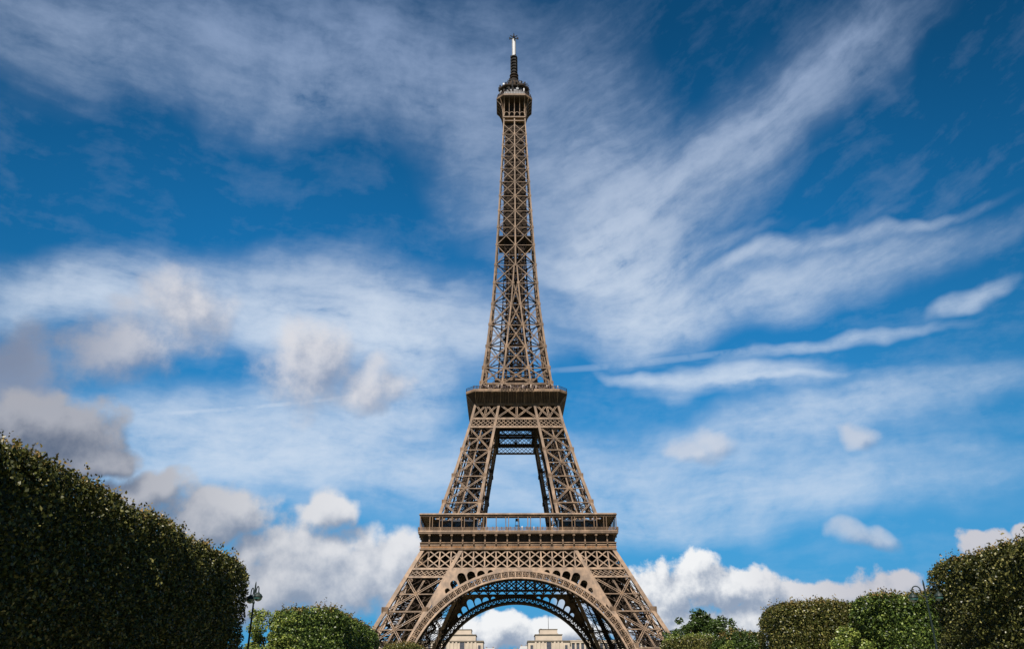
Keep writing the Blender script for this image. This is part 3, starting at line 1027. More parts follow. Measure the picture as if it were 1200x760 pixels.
mb = MB()
mb.loft([octo(20.3, 3.3, 115.62), octo(20.5, 3.35, 115.8), octo(20.5, 3.35, 116.7), octo(20.35, 3.3, 116.9)])
P2 = mb.build('platform', IRON, TW)
P2['label'] = 'smaller eight-sided platform high on the tower'
mb = MB()
mb.loft([octo(17.15, 0.9, 111.55), octo(17.6, 1.2, 112.3), octo(18.9, 2.3, 114.2), octo(20.25, 3.3, 115.6)], caps=False)
mb.loft([octo(17.1, 0.9, 111.5), octo(17.1, 0.9, 111.54)])
SF = mb.build('soffit', IRON_DARK_SHADED, P2)
mb = MB()
mb.bar((-16.4, -17.35, 111.62), (16.4, -17.35, 111.62), 0.16, 0.3, (0, 0, 1))
for j in range(-5, 6):
    x0 = j * 3.3
    pr = [(x0 * 0.985, -17.2, 111.6), (x0 * 0.985, -17.65, 112.3), (x0, -18.95, 114.2), (x0, -20.35, 115.6)]
    for p, q in zip(pr[:-1], pr[1:]):
        mb.bar(p, q, 0.3, 0.35, (0, -1, -0.8))
        for jj in range(1, 5):
            dx = 3.3 * jj / 5
            if j < 5:
                mb.bar((p[0] + dx, p[1], p[2]), (q[0] + dx, q[1], q[2]), 0.1, 0.16, (0, -1, -0.8))
four(mb, 'ribs', IRON, SF)
mb = MB()
ro = octo(20.4, 3.35, 0)
for i in range(8):
    p, q = V3(ro[i]), V3(ro[(i + 1) % 8])
    for z, t in ((118.05, 0.14), (117.5, 0.08), (117.1, 0.08)):
        mb.bar(p + V3((0, 0, z)), q + V3((0, 0, z)), t, t, (0, 0, 1))
    L = np.linalg.norm(q - p)
    k = int(L / 0.45)
    for j in range(k):
        r = p + (q - p) * j / k
        mb.bar(r + V3((0, 0, 116.9)), r + V3((0, 0, 118.05)), 0.07, 0.07)
mb.build('railing', IRON_DARK_SHADED, P2)
# dark sign on the band: letter-like blocks without readable words
x = -6.3
for grp in (5, 4, 4, 4):
    mb = MB()
    for j in range(grp):
        wd = 0.52
        mb.box(x, x + wd * 0.32, -20.62, -20.505, 116.05, 117.2)
        mb.box(x + wd * 0.34, x + wd, -20.62, -20.505, 116.05 + 0.35 * (j % 2), 116.32 + 0.35 * (j % 2))
        mb.box(x + wd * 0.34, x + wd, -20.62, -20.505, 116.93, 117.2)
        if (j + grp) % 2:
            mb.box(x + wd * 0.68, x + wd, -20.62, -20.505, 116.33, 116.92)
        x += 0.68
    x += 0.62
    mb.build('lettering', IRON_DARK_SHADED, P2)
mb = MB()                                     # upper deck building inside the shaft
mb.box(-12.2, 12.2, -12.2, 12.2, 116.92, 120.6)
mb.build('pavilion', GLASSD, P2)
mb = MB()
mb.loft([octo(14.2, 2, 120.62), octo(14.4, 2, 120.9), octo(14.4, 2, 121.5)])
for k in range(-4, 5):
    for s in (-1, 1):
        mb.box(k * 3 - .15, k * 3 + .15, s * 12.4 - .15, s * 12.4 + .15, 116.92, 120.6)
mb.box(-8.4, 8.4, -8.4, 8.4, 121.52, 125.0)
mb.box(-9.0, 9.0, -9.0, 9.0, 125.02, 125.6)
mb.build('deck_roof', IRON, P2)

# girders around the head of the upper legs: big crosses over a fine lattice
for face in ('front', 'inner'):
    yf = w if face == 'front' else inn
    ym = lambda z, yf=yf: yf(z) - (0.4 if yf is w else -0.3)
    mb = MB()
    for (la, lb) in ((lambda z: -w(z) + .8, lambda z: -inn(z) - .8), (lambda z: -inn(z), lambda z: inn(z)), (lambda z: inn(z) + .8, lambda z: w(z) - .8)):
        za, zb = 105.75, 111.45
        xs0 = [la(za), (la(za) + lb(za)) / 2, lb(za)]
        xs1 = [la(zb), (la(zb) + lb(zb)) / 2, lb(zb)]
        if face == 'front':
            xrow(mb, xs0, xs1, za, zb, ym, 0.22, 1, 0, 0.75)
            for j in range(2):
                cx0 = (xs0[j] + xs0[j + 1] + xs1[j] + xs1[j + 1]) / 4
                plate(mb, face_pt(cx0, (za + zb) / 2, ym), (0, -1, 0), 0.8)
            lbeam(mb, face_pt(xs0[1], za, ym), face_pt(xs1[1], zb, ym), (0, -1, 0), 0.8, 0.24)
            plate(mb, face_pt(xs0[1], za + .2, ym), (0, -1, 0), 1.1)
        e0, e1 = 101.75, 104.75
        mesh_row(mb, la(e0), lb(e0), la(e1), lb(e1), e0, e1, ym, 1.85, 0.22)
    band(mb, lambda z: -w(z) + .6, lambda z: w(z) - .6, 104.75, 105.55, yf, 0.7, -0.08 if face == 'front' else 0.3)
    band(mb, lambda z: -w(z) + .6, lambda z: w(z) - .6, 101.05, 101.75, yf, 0.7, -0.08 if face == 'front' else 0.3)
    if face == 'front':
        band(mb, lambda z: -w(z) + .6, lambda z: w(z) - .6, 111.1, 111.48, yf, 0.7, -0.05)
    else:
        mb.bar(face_pt(-inn(103), 111, ym), face_pt(inn(103), 111, ym), 0.6, 6, (0, 0, 1))
    four(mb, 'girder', IRON if face == 'front' else IRON_DARK_SHADED, TW)

# --- shaft from the second platform to the top
NODES = [121.6, 128.6, 138.8, 149.4, 159.7, 170.5, 179.9, 190.6, 200.2, 209.4, 217.9, 226.1, 234.0, 241.3, 248.1, 254.85, 260.9]
NODES_B = [115.8] + NODES
mb = MB()
mi = MB()
cz = [115.5] + NODES + [266.0, 276.0]
chord(mb, lambda z: w(z), lambda z: -w(z), lambda z: (-cwu(z), cwu(z)), cz)
low = [z for z in cz if z <= 179.95]
for s in (-1, 1):
    chord(mb, (lambda z: inn(z)) if s > 0 else (lambda z: -inn(z)), lambda z: -w(z), (lambda z: (0.8 * cwu(z), cwu(z))) if s > 0 else (lambda z: (-0.8 * cwu(z), cwu(z))), low)
hi = [z for z in cz if z >= 179.85]
chord(mb, lambda z: -0.5 * cwu(z), lambda z: -w(z), lambda z: (cwu(z), cwu(z)), hi)
for z0, z1 in zip(NODES_B[:-1], NODES_B[1:]):
    ys = lambda z: w(z) - 0.35
    n = fnorm((z0 + z1) / 2)
    def q(x, z, o=0.0):
        return V3((x, -ys(z) - o, z))
    t = float(np.interp(z0, [116, 180, 260], [0.40, 0.30, 0.24]))
    if z1 < 180.5:
        bays = [(lambda z: -w(z) + .4, lambda z: -inn(z) - .2), (lambda z: inn(z) + .2, lambda z: w(z) - .4)]
        if z0 < 165:
            bays.append((lambda z: -inn(z), lambda z: inn(z)))
    else:
        bays = [(lambda z: -w(z) + .3, lambda z: -0.1), (lambda z: 0.1, lambda z: w(z) - .3)]
    for a, b in bays:
        if z1 < 172:
            lbeam(mb, q(a(z0), z0), q(b(z1), z1), n, t * 1.5, t * 0.5)
            lbeam(mb, q(a(z1), z1, .06), q(b(z0), z0, .06), n, t * 1.5, t * 0.5)
        else:
            mb.bar(q(a(z0), z0), q(b(z1), z1), t, t, n)
            mb.bar(q(a(z1), z1, .06), q(b(z0), z0, .06), t, t, n)
        zc = z0 + (z1 - z0) * (b(z0) - a(z0)) / max(1e-3, (b(z0) - a(z0)) + (b(z1) - a(z1)))
        xc = (a(zc) + b(zc)) / 2
        plate(mb, q(xc, zc), n, t * 1.9, proud=0.3)
        mb.bar(q(a(z0), z0, -.15), q(b(z0), z0, -.15), t * 0.75, t * 0.75, n)
        mb.bar(q(a(zc), zc, -.25), q(b(zc), zc, -.25), t * 0.4, t * 0.4, n)
        if b is not bays[-1][1] or len(bays) == 2:
            for e in ((a, b) if (z1 < 180.5 or a is bays[0][0]) else (b,)):
                plate(mb, q(e(z0), z0), n, cwu(z0) * 1.6, proud=0.4)
    # inner lattice behind the face: lift guides, landings and wind bracing
    d0, d1 = 0.55 * w(z0), 0.55 * w(z1)
    mo, mb = mb, mi
    for sx in (-1, 1):
        mb.bar((sx * d0 * 0.55, -d0, z0), (sx * d1 * 0.55, -d1, z1), 0.45, 0.3, n)
    mb.bar((-d0, -d0, z0), (d1, -d1, z1), 0.28, 0.25, n)
    mb.bar((d0, -d0 - .1, z0), (-d1, -d1 - .1, z1), 0.28, 0.25, n)
    k = 3
    for j in range(k):
        za = z0 + (z1 - z0) * j / k
        dd = d0 + (d1 - d0) * j / k
        mb.bar((-dd, -dd, za), (dd, -dd, za), 0.3, 0.25, n)
        sg = 1 if j % 2 else -1
        mb.bar((sg * dd * .9, -dd * .7, za), (-sg * dd * .9, -dd * .7, za + (z1 - z0) / k), 0.5, 0.12, (0, 0, 1))
        mb.bar((-2.2, -2.2, za), (2.2, -2.2, za), 0.3, 0.3, n)
        mb.bar((-2.2, -2.2, za), (2.2, -2.2, za + (z1 - z0) / k), 0.22, 0.22, n)
        mb.bar((2.2, -2.25, za), (-2.2, -2.25, za + (z1 - z0) / k), 0.22, 0.22, n)
    mb.bar((-w(z0) * .95, -w(z0) * .95, z0), (0, 0, z0 + .1), 0.35, 0.35, (0, 0, 1))
    mb = mo
mi.bar((-2.2, -2.2, 116), (-2.2, -2.2, 262), 0.6, 0.6)
SH = mb.build('shaft', IRON, TW, quads=4)
mi.build('inner_bracing', IRON_DARK_SHADED, SH, quads=4)
mb = MB()                                     # core of verticals and close-set rungs, added to block sky inside the shaft
z = 122.5
while z < 263:
    hw = w(z) * float(np.interp(z, [120, 180, 200, 262], [0.30, 0.42, 0.66, 0.78]))
    tk = float(np.interp(z, [120, 180, 200, 262], [0.22, 0.34, 0.50, 0.56]))
    mb.bar((-hw, -hw, z), (hw, -hw, z), 0.12, tk, (0, 0, 1)) if False else mb.box(-hw, hw, -hw - .06, -hw + .06, z, z + tk)
    z += 0.9
for f in (-1, -0.35, 0.35):
    zz = [122.5, 150, 180, 200, 230, 262]
    for za, zb in zip(zz[:-1], zz[1:]):
        ha, hb = [w(q_) * float(np.interp(q_, [120, 180, 200, 262], [0.30, 0.42, 0.66, 0.78])) for q_ in (za, zb)]
        mb.bar((f * ha, -ha, za), (f * hb, -hb, zb), 0.35, 0.3)
mb.build('sky_blocking_core', IRON_DARK_SHADED, SH, quads=4)
# intermediate landing of the lifts
mb = MB()
mb.box(-w(196) + 1, w(196) - 1, -w(196) + 1, w(196) - 1, 195.6, 196.0)
mb.build('landing', IRON_DARK_SHADED, SH)

# --- top gallery
mb = MB()
mb.loft([octo(8.75, 3.45, 276.0), octo(8.95, 3.5, 276.3), octo(8.95, 3.5, 277.2), octo(8.7, 3.4, 277.45)])
TG = mb.build('top_gallery', IRON, TW)
mb = MB()
mb.loft([octo(7.9, 3.0, 275.3), octo(8.6, 3.35, 275.7), octo(8.7, 3.4, 275.98)])
mb.loft([octo(3.6, 0.4, 264.0), octo(3.6, 0.4, 275.25)])  # closed dark box added inside the neck to block the sky
mb.build('soffit', IRON_DARK_SHADED, TG)
mb = MB()
for k in range(4):
    ca, sa = [(1, 0), (0, 1), (-1, 0), (0, -1)][k]
    R = lambda v: (v[0] * ca - v[1] * sa, v[0] * sa + v[1] * ca, v[2])
    for xx in (-5.1, -2.6, 0, 2.6, 5.1):
        t = 0.42 if abs(xx) > 4 else 0.28
        pr = [(xx, -5.55, 266), (xx, -5.6, 268.0), (xx, -5.85, 270.4), (xx, -6.5, 272.8), (xx, -7.5, 274.7), (xx, -8.7, 275.95)]
        for p, q_ in zip(pr[:-1], pr[1:]):
            mb.bar(R(p), R(q_), t, 0.5, R((0, -1, -0.4)))
        if abs(xx) < 5 and xx < 4:
            pass
    # corner consoles, diagonal
    pr = [(5.2, -5.2, 267.0), (5.6, -5.6, 270.4), (6.2, -6.2, 273), (7.0, -7.0, 275.9)]
    for p, q_ in zip(pr[:-1], pr[1:]):
        mb.bar(R(p), R(q_), 0.35, 0.5, R((1, -1, -0.4)))
    # scalloped heads between the posts at the neck
    for xx in (-3.85, -1.3, 1.3, 3.85):
        for sg in (-1, 1):
            pts = [(xx + sg * 1.2 * math.cos(t), -5.6, 267.0 + 1.5 * math.sin(t)) for t in np.linspace(0, math.pi / 2, 5)]
            for p, q_ in zip(pts[:-1], pts[1:]):
                mb.bar(R(p), R(q_), 0.22, 0.25, R((0, -1, 0)))
    mb.box(0, 0, 0, 0, 0, 0) if False else None
mb.build('consoles', IRON, TG)
mb = MB()
mb.loft([octo(5.75, 0.4, 265.1), octo(5.75, 0.4, 265.7)])
mb.loft([octo(5.65, 0.4, 262.9), octo(5.65, 0.4, 263.4)])
mb.build('collar', IRON, TG)
mb = MB()
mb.loft([octo(8.3, 3.2, 277.5), octo(8.0, 3.1, 279.2), octo(7.0, 2.8, 280.2)])
mb.loft([octo(6.3, 2.6, 280.2), octo(6.1, 2.5, 283.6)])
mb.build('cabin', GLASSD, TG)
mb = MB()
ro = octo(8.75, 3.4, 0)
for i in range(8):
    p, q_ = V3(ro[i]), V3(ro[(i + 1) % 8])
    k = max(4, int(np.linalg.norm(q_ - p) / 0.8))
    for j in range(k):
        r = p + (q_ - p) * j / k
        mb.bar(r + V3((0, 0, 277.4)), r * 0.93 + V3((0, 0, 280.0)), 0.1, 0.1)
    for z, f in ((278.3, .97), (279.2, .95), (280.0, .93)):
        mb.bar(p * f + V3((0, 0, z)), q_ * f + V3((0, 0, z)), 0.1, 0.1, (0, 0, 1))
mb.build('grille', IRON_DARK_SHADED, TG)
mb = MB()
mb.loft([octo(7.0, 2.9, 283.6), octo(7.4, 3.0, 284.2), octo(7.4, 3.0, 284.9), octo(6.6, 2.7, 285.3)])
mb.loft([octo(4.6, 1.9, 285.3), octo(4.2, 1.7, 288.2)])
mb.lathe([(4.3, 288.2), (3.9, 289.6), (3.0, 291.2), (2.1, 292.6), (1.75, 294.0), (1.6, 296.0)], k=12)
for z in (294.6, 296.2):
    mb.lathe([(2.3, z), (2.3, z + 0.4)], k=10)
mb.build('lantern', IRON_DARK_SHADED, TG)
# aerials crowded round the lantern
r9 = random.Random(11)
n_aer = 0
for rr, z0, nn in ((7.6, 284.9, 30), (7.9, 280.3, 22), (5.2, 288.2, 14), (7.2, 282.4, 18), (3.2, 290.5, 8)):
    for j in range(nn):
        a = 2 * math.pi * (j + r9.uniform(-.3, .3)) / nn
        r = rr * r9.uniform(0.90, 1.05)
        x, y = r * math.cos(a), r * math.sin(a)
        z = z0 + r9.uniform(0, 0.4)
        e = MB()
        kind = r9.random()
        h = r9.uniform(1.2, 2.6)
        e.bar((x, y, z - .3), (x, y, z + h), 0.2, 0.2)
        if kind < 0.45:
            s_ = r9.uniform(0.5, 0.9)
            e.box(x - s_ / 2, x + s_ / 2, y - s_ / 2, y + s_ / 2, z + .3, z + h * .9)
        elif kind < 0.75:
            e.bar((x - .9, y, z + h * .6), (x + .9, y, z + h * .6), 0.16, 0.16, (0, 0, 1))
            e.bar((x - .6, y + .3, z + h * .9), (x + .6, y - .3, z + h * .9), 0.16, 0.16, (0, 0, 1))
        else:
            e.tube([(x, y, z + .8), (x * 1.03, y * 1.03, z + .82), (x * 1.06, y * 1.06, z + .8)], [0.25, 0.65, 0.7], 8)
        e.build('aerial', WHITE_P if r9.random() < .15 else BLACK_P, TG)

mb = MB()
mb.lathe([(1.5, 296), (1.25, 300.0), (1.2, 309.6)], k=10)
for z in (298.2, 300.4, 302.3, 304.2, 306.2, 308.3):
    mb.lathe([(1.25, z), (1.75, z + 0.25), (1.75, z + 0.75), (1.25, z + 1.0)], k=10)
    for j in range(4):
        a = j * math.pi / 2 + .4
        mb.box(1.7 * math.cos(a) - .3, 1.7 * math.cos(a) + .3, 1.7 * math.sin(a) - .3, 1.7 * math.sin(a) + .3, z - .2, z + 1.0)
AN = mb.build('antenna_mast', BLACK_P, TW)
mb = MB()
mb.lathe([(1.05, 309.6), (1.05, 321.0)], k=14)
for sx in (-1, 1):
    mb.bar((sx * 0.5, -0.86, 309.6), (sx * 0.5, -0.86, 321), 0.1, 0.1)
m2 = mb.build('radome', WHITE_P, AN)
m2['label'] = 'white upper tube of the mast'
mb = MB()
mb.lathe([(1.15, 321.0), (1.15, 321.5)], k=10)
mb.lathe([(0.5, 321.5), (0.4, 323.8)], k=8)
for j in range(4):
    a = j * math.pi / 2
    dx, dy = math.cos(a), math.sin(a)
    mb.bar((0, 0, 322.0), (dx * 2.2, dy * 2.2, 322.0), 0.35, 0.35, (0, 0, 1))
    mb.bar((0, 0, 322.6), (dx * 1.8, dy * 1.8, 324.0), 0.35, 0.35, (-dy, dx, 0))
    mb.box(dx * 2.1 - .3, dx * 2.1 + .3, dy * 2.1 - .3, dy * 2.1 + .3, 321.4, 322.6)
mb.build('crossbars', BLACK_P, AN)

# ------------------------------------------------------------------ visitors along the railings


def person_mesh():
    """one continuous small figure: skin grown over a skeleton"""
    me = bpy.data.meshes.new('person')
    J = [(0, 0, .95), (0, 0, 1.2), (0, 0, 1.42), (0, .0, 1.52), (0, -.02, 1.66), (.1, 0, .9), (.11, 0, .5), (.12, 0, .06), (.12, -.14, .03),
         (-.1, 0, .9), (-.11, 0, .5), (-.12, 0, .06), (-.12, -.14, .03), (.19, 0, 1.4), (.25, .02, 1.14), (.2, -.2, 1.08), (-.19, 0, 1.4), (-.25, .02, 1.14), (-.2, -.2, 1.08)]
    Ed = [(0, 1), (1, 2), (2, 3), (3, 4), (0, 5), (5, 6), (6, 7), (7, 8), (0, 9), (9, 10), (10, 11), (11, 12), (2, 13), (13, 14), (14, 15), (2, 16), (16, 17), (17, 18)]
    R = [.15, .15, .14, .06, .11, .1, .075, .05, .045, .1, .075, .05, .045, .07, .05, .04, .07, .05, .04]
    me.from_pydata(J, Ed, [])
    o = bpy.data.objects.new('person', me)
    COL.objects.link(o)
    md = o.modifiers.new('skin', 'SKIN')
    for v, r in zip(me.skin_vertices[0].data, R):
        v.radius = (r, r)
    me.skin_vertices[0].data[0].use_root = True
    sb = o.modifiers.new('sub', 'SUBSURF')
    sb.levels = sb.render_levels = 1
    dg = bpy.context.evaluated_depsgraph_get()
    out = bpy.data.meshes.new_from_object(o.evaluated_get(dg))
    bpy.data.objects.remove(o)
    return out


pm = person_mesh()
pm.materials.clear()
pm.materials.append(CLOTH)
pm.name = 'person'
CL2 = mottled('light_clothing', (0.55, 0.5, 0.46), (0.35, 0.2, 0.18), 0.9, 0.8, 0.2)
pm2 = pm.copy()
pm2.materials.clear()
pm2.materials.append(CL2)
rp = random.Random(5)
x = -17.2
while x < 17.2:
    o = link('person', pm2 if rp.random() < .3 else pm)
    o.location = (x, -19.9 + rp.uniform(-.1, .2), 116.9)
    s = rp.uniform(.95, 1.06)
    o.scale = (s, s, s)
    o.rotation_euler = (0, 0, rp.uniform(-.7, .7))
    tag(o, 'visitor standing at the railing of the eight-sided platform, halfway up the tower', 'person', 'visitors along the railing of the eight-sided platform')
    x += rp.uniform(0.7, 1.35)
x = -12.5
while x < 12.5:
    o = link('person', pm2 if rp.random() < .2 else pm)
    o.location = (x, -34.3 + rp.uniform(-.2, .5), 58.0)
    s = rp.uniform(.95, 1.06)
    o.scale = (s, s, s)
    o.rotation_euler = (0, 0, rp.uniform(-.7, .7))
    tag(o, 'visitor standing behind the balustrade of the broad square platform over the arch', 'person', 'visitors along the balustrade of the square platform')
    x += rp.uniform(0.9, 2.0)

# ------------------------------------------------------------------ the palace on the hill
def stone_pavilion(cx, label, sgn):
    y = 560.0
    t = thing('stone_pavilion', label, 'palace pavilion', (cx, y, 32.4), 0, 'twin palace pavilions on the hill')
    z = -32.4
    m = MB()
    m.box(-21.2, 21.2, 0, 34, 0, 61.0 + z)
    m.box(-13.6, 13.6, 1.0, 30, 61.0 + z, 67.4 + z)
    wl = m.build('wall', STONE, t)
    m = MB()
    m.box(-9.0, 9.0, 3, 26, 67.9 + z, 72.6 + z)
    m.box(-9.8, 9.8, 2.4, 26.6, 67.9 + z, 69.0 + z)
    m.build('attic', STONE, t)
    m = MB()
    m.box(-21.8, 21.8, -0.9, 34.6, 61.0 + z, 61.9 + z)
    m.box(-14.2, 14.2, 0.3, 30.6, 67.4 + z, 67.95 + z)
    m.box(-9.4, 9.4, 2.6, 26.4, 72.62 + z, 73.1 + z)
    m.build('cornice', STONE_D, t)
    for (x0, x1, z0, z1) in ((-2.3, 2.3, 38, 60.2), (-18.8, -16.2, 50, 57.5), (16.2, 18.8, 50, 57.5)):
        m = MB()
        m.box(x0, x1, -0.25, 0.05, z0 + z, z1 + z)
        f = m.build('window', GLASSD, t)
        m = MB()
        m.box(x0 - 0.5, x0 - .01, -0.6, 0.0, z0 + z, z1 + z)
        m.box(x1 + .01, x1 + 0.5, -0.6, 0.0, z0 + z, z1 + z)
        m.build('frame', STONE, f)
    for x in (-13.4, -9.6, -6.0, 6.0, 9.6, 13.4):
        m = MB()
        m.box(x - 0.9, x + 0.9, -0.7, -0.01, 34 + z, 60.9 + z)
        m.build('pilaster', STONE, t)
    m = MB()
    m.box(-8.4, -7.0, 3.5, 9.0, 73.1 + z, 73.5 + z)
    m.lathe([(0.24, 73.1 + z), (0.2, 80 + z), (0.12, 86.2 + z)], 0, 3.4, 8)
    m.build('flagpole', BLACK_P, t)
    return t


stone_pavilion(40.3, 'pale stone pavilion with stepped top and flagpole, seen under the right of the arch', 1)
stone_pavilion(-47.8, 'pale stone pavilion with stepped top and flagpole, half hidden by the arch on the left', -1)
for (x0, x1, lb) in ((61.7, 190, 'long pale stone palace wing with tall windows running right behind the tower leg'),
                     (-200, -69.2, 'long pale stone palace wing running left behind the tower leg')):
    t = thing('palace_wing', lb, 'palace wing', ((x0 + x1) / 2, 562, 32.4), 0, 'palace wings on the hill')
    h = (x1 - x0) / 2
    m = MB()
    m.box(-h, h, 1.2, 24, 0, 29.2)
    m.build('wall', STONE, t)
    m = MB()
    m.box(-h, h, 0, 24.6, 27.4, 28.6)
    m.box(-h, h, 0.6, 24.3, 29.22, 29.9)
    m.build('cornice', STONE, t)
    x = -h + 2.2
    k = 0
    while x < h - 3:
        m = MB()
        m.box(x, x + 2.6, 0.9, 1.25, 8, 26.4)
        m.build('window', GLASSD, t)
        m = MB()
        m.box(x - 1.9, x - 0.3, 0.2, 1.19, 5, 27.38)
        m.build('pilaster', STONE, t)
        x += 4.8
    m = MB()
    for xx in (-h + 8, -h + 16, -h + 30):
        m.box(xx, xx + 4, 8, 14, 29.9, 31.2)
    m.build('roof_housing', ZINC, t)

# town houses far off between the pavilions
def townhouse(cx, wd, y, zt, label, nwin, mansard):
    t = thing('town_house', label, 'building', (cx, y, 32.4), 0, 'distant town houses beyond the palace')
    h = zt - 32.4
    m = MB()
    m.box(-wd / 2, wd / 2, 0, 14, 0, h - 3.2)
    m.build('wall', PLASTER, t)
    m = MB()
    a, b = wd / 2, wd / 2 - 1.5
    m.loft([[(-a, 0, h - 3.2), (a, 0, h - 3.2), (a, 14, h - 3.2), (-a, 14, h - 3.2)], [(-b, 1.5, h), (b, 1.5, h), (b, 12.5, h), (-b, 12.5, h)]])
    r = m.build('roof', ZINC, t)
    m = MB()
    m.box(-b + .5, -b + 2.0, 5, 7, h, h + 1.6)
    m.box(b - 2.2, b - 0.5, 5, 7, h, h + 1.8)
    m.build('chimney', PLASTER, r)
    for k in range(nwin):
        x = -wd / 2 + wd * (k + .5) / nwin
        for z in (h - 6.2, h - 9.8):
            m = MB()
            m.box(x - .55, x + .55, -0.12, 0.02, z, z + 2.2)
            m.build('window', GLASSD, t)


townhouse(-21, 13, 640, 59.5, 'distant town house with zinc roof just right of the half hidden pavilion', 4, 0)
townhouse(-10, 9, 660, 57.5, 'low distant town house in the middle of the gap between the pavilions', 3, 0)
townhouse(17, 11, 645, 62.0, 'distant town house with zinc roof touching the left edge of the flagpole pavilion', 4, 0)
townhouse(8, 9, 650, 59.0, 'distant town house left of the taller one beside the flagpole pavilion', 3, 0)

# ------------------------------------------------------------------ foliage
R = np.random.default_rng(21)


def leaf_quads(pts, nrm, size, spread=0.75, aspect=0.62, fold=0.0):
    """diamond leaves at pts whose faces scatter round nrm"""
    k = len(pts)
    n = nrm * (1 - spread) + R.normal(size=(k, 3)) * spread
    n /= np.maximum(np.linalg.norm(n, axis=1, keepdims=True), 1e-6)
    d = R.normal(size=(k, 3))
    d[:, 2] -= 0.3
    d -= n * (d * n).sum(1, keepdims=True)
    d /= np.maximum(np.linalg.norm(d, axis=1, keepdims=True), 1e-6)
    s = np.cross(n, d)
    L = (size * R.uniform(0.65, 1.35, size=(k, 1)))
    a, b = d * L * 0.5, s * L * 0.5 * aspect
    v = np.stack([pts - a, pts - a * 0.1 + b, pts + a, pts - a * 0.1 - b], 1).reshape(-1, 3)
    return v


def leaf_obj(name, vs, mat, parent=None, core=None):
    v = np.concatenate(vs)
    k = len(v) // 4
    F = np.arange(len(v))
    S = np.full(k, 4)
    if core is not None:
        cv, cf, cs = core
        F = np.concatenate([F, cf + len(v)])
        v = np.concatenate([v, cv])
        S = np.concatenate([S, cs])
    return link(name, raw_mesh(name, v, F, S), mat, parent)


def lump(p, s=1.0):
    return (np.sin(p[:, 0] * 1.3 * s + 1.1 * np.sin(p[:, 2] * 0.9 * s)) + np.sin(p[:, 1] * 1.1 * s + 1.7 + np.sin(p[:, 2] * 1.2 * s)) + np.sin(p[:, 2] * 1.6 * s + p[:, 1] * 0.7 * s)) / 3


def rounded(p, lo, hi, r):
    lo, hi = np.array(lo), np.array(hi)
    q = np.clip(p, lo + r, hi - r)
    d = p - q
    n = np.linalg.norm(d, axis=1, keepdims=True)
    d = d / np.maximum(n, 1e-6)
    return q + d * r, d


def hedge(label, x0, x1, y0, y1, zt, mat, leaf, dens, shoot_mat, r=1.0, zb=2.3, sides='WENT', name='clipped_hedge', group='clipped hedges along the lawn', shoots=3.0, cat='hedge', rag=0.28):
    cx, cy = (x0 + x1) / 2, (y0 + y1) / 2
    t = thing(name, label, cat, (cx, cy, 0), 0, group)
    lo, hi = np.array((x0 - cx, y0 - cy, zb)), np.array((x1 - cx, y1 - cy, zt))
    ext = hi - lo
    pts, nrs = [], []
    spec = {'W': (0, 0), 'E': (0, 1), 'S': (1, 0), 'N': (1, 1), 'T': (2, 1)}
    for sname, (ax, hiside) in spec.items():
        a, b = [i for i in range(3) if i != ax]
        f = 1.0 if sname in sides else 0.35
        k = int(ext[a] * ext[b] * dens * f)
        p = np.zeros((k, 3))
        p[:, a] = R.uniform(lo[a], hi[a], k)
        p[:, b] = R.uniform(lo[b], hi[b], k)
        p[:, ax] = hi[ax] if hiside else lo[ax]
        p, d = rounded(p, lo, hi, r)
        depth = R.exponential(0.30, k)[:, None] - 0.18
        p = p + d * (lump(p) * rag)[:, None] + d * (lump(p * 3.1) * rag * 0.55)[:, None] + d * (lump(p * 8.3) * 0.22)[:, None] - d * depth
        pts.append(p)
        nrs.append(d)
    p, nr = np.concatenate(pts), np.concatenate(nrs)
    up_ = np.zeros_like(nr)
    up_[:, 2] = 0.5
    vs = [leaf_quads(p, nr + up_, leaf, 0.62)]
    # solid heart that keeps daylight from passing right through
    g0, g1 = lo + 0.75, hi - 0.75
    c = MB()
    c.box(g0[0], g1[0], g0[1], g1[1], g0[2], g1[2])
    leaf_obj('foliage', vs, mat, t, c.arrays())
    # young shoots standing up out of the clipped top
    k = int(ext[0] * ext[1] * shoots)
    base = np.zeros((k, 3))
    base[:, 0] = R.uniform(lo[0], hi[0], k)
    base[:, 1] = R.uniform(lo[1], hi[1], k)
    base[:, 2] = hi[2]
    base, d = rounded(base, lo, hi, r)
    base = base + d * (lump(base) * rag)[:, None]
    dr = d * 0.5 + R.normal(size=(k, 3)) * 0.22 + np.array((0, 0, 1.0))
    dr /= np.linalg.norm(dr, axis=1, keepdims=True)
    ln = R.uniform(0.2, 0.75, size=(k, 1)) * (0.6 + 0.7 * R.random((k, 1)) ** 3)
    vs = []
    for f in (0.15, 0.4, 0.65, 0.85, 1.0):
        for _ in range(2):
            pp = base + dr * ln * f + R.normal(size=(k, 3)) * leaf * 0.45
            vs.append(leaf_quads(pp, dr, leaf * 0.9, 0.7))
    leaf_obj('shoots', vs, shoot_mat, t)
    # trunks below the clipped skirt
    L = max(ext[0], ext[1])
    ax = 0 if ext[0] > ext[1] else 1
    nt = max(1, int(L / 4.5))
    tm = MB()
    tm.tube([(0, 0, 0), (0.03, 0.02, 1.2), (0, 0, 2.6), (0.05, 0.0, 4.2)], [0.24, 0.18, 0.16, 0.12], 8)
    tme = tm.mesh('trunk')
    for i in range(nt):
        o = link('trunk', tme, BARK, t)
        q = [0, 0, 0]
        q[ax] = lo[ax] + ext[ax] * (i + .5) / nt
        o.location = q
    return t


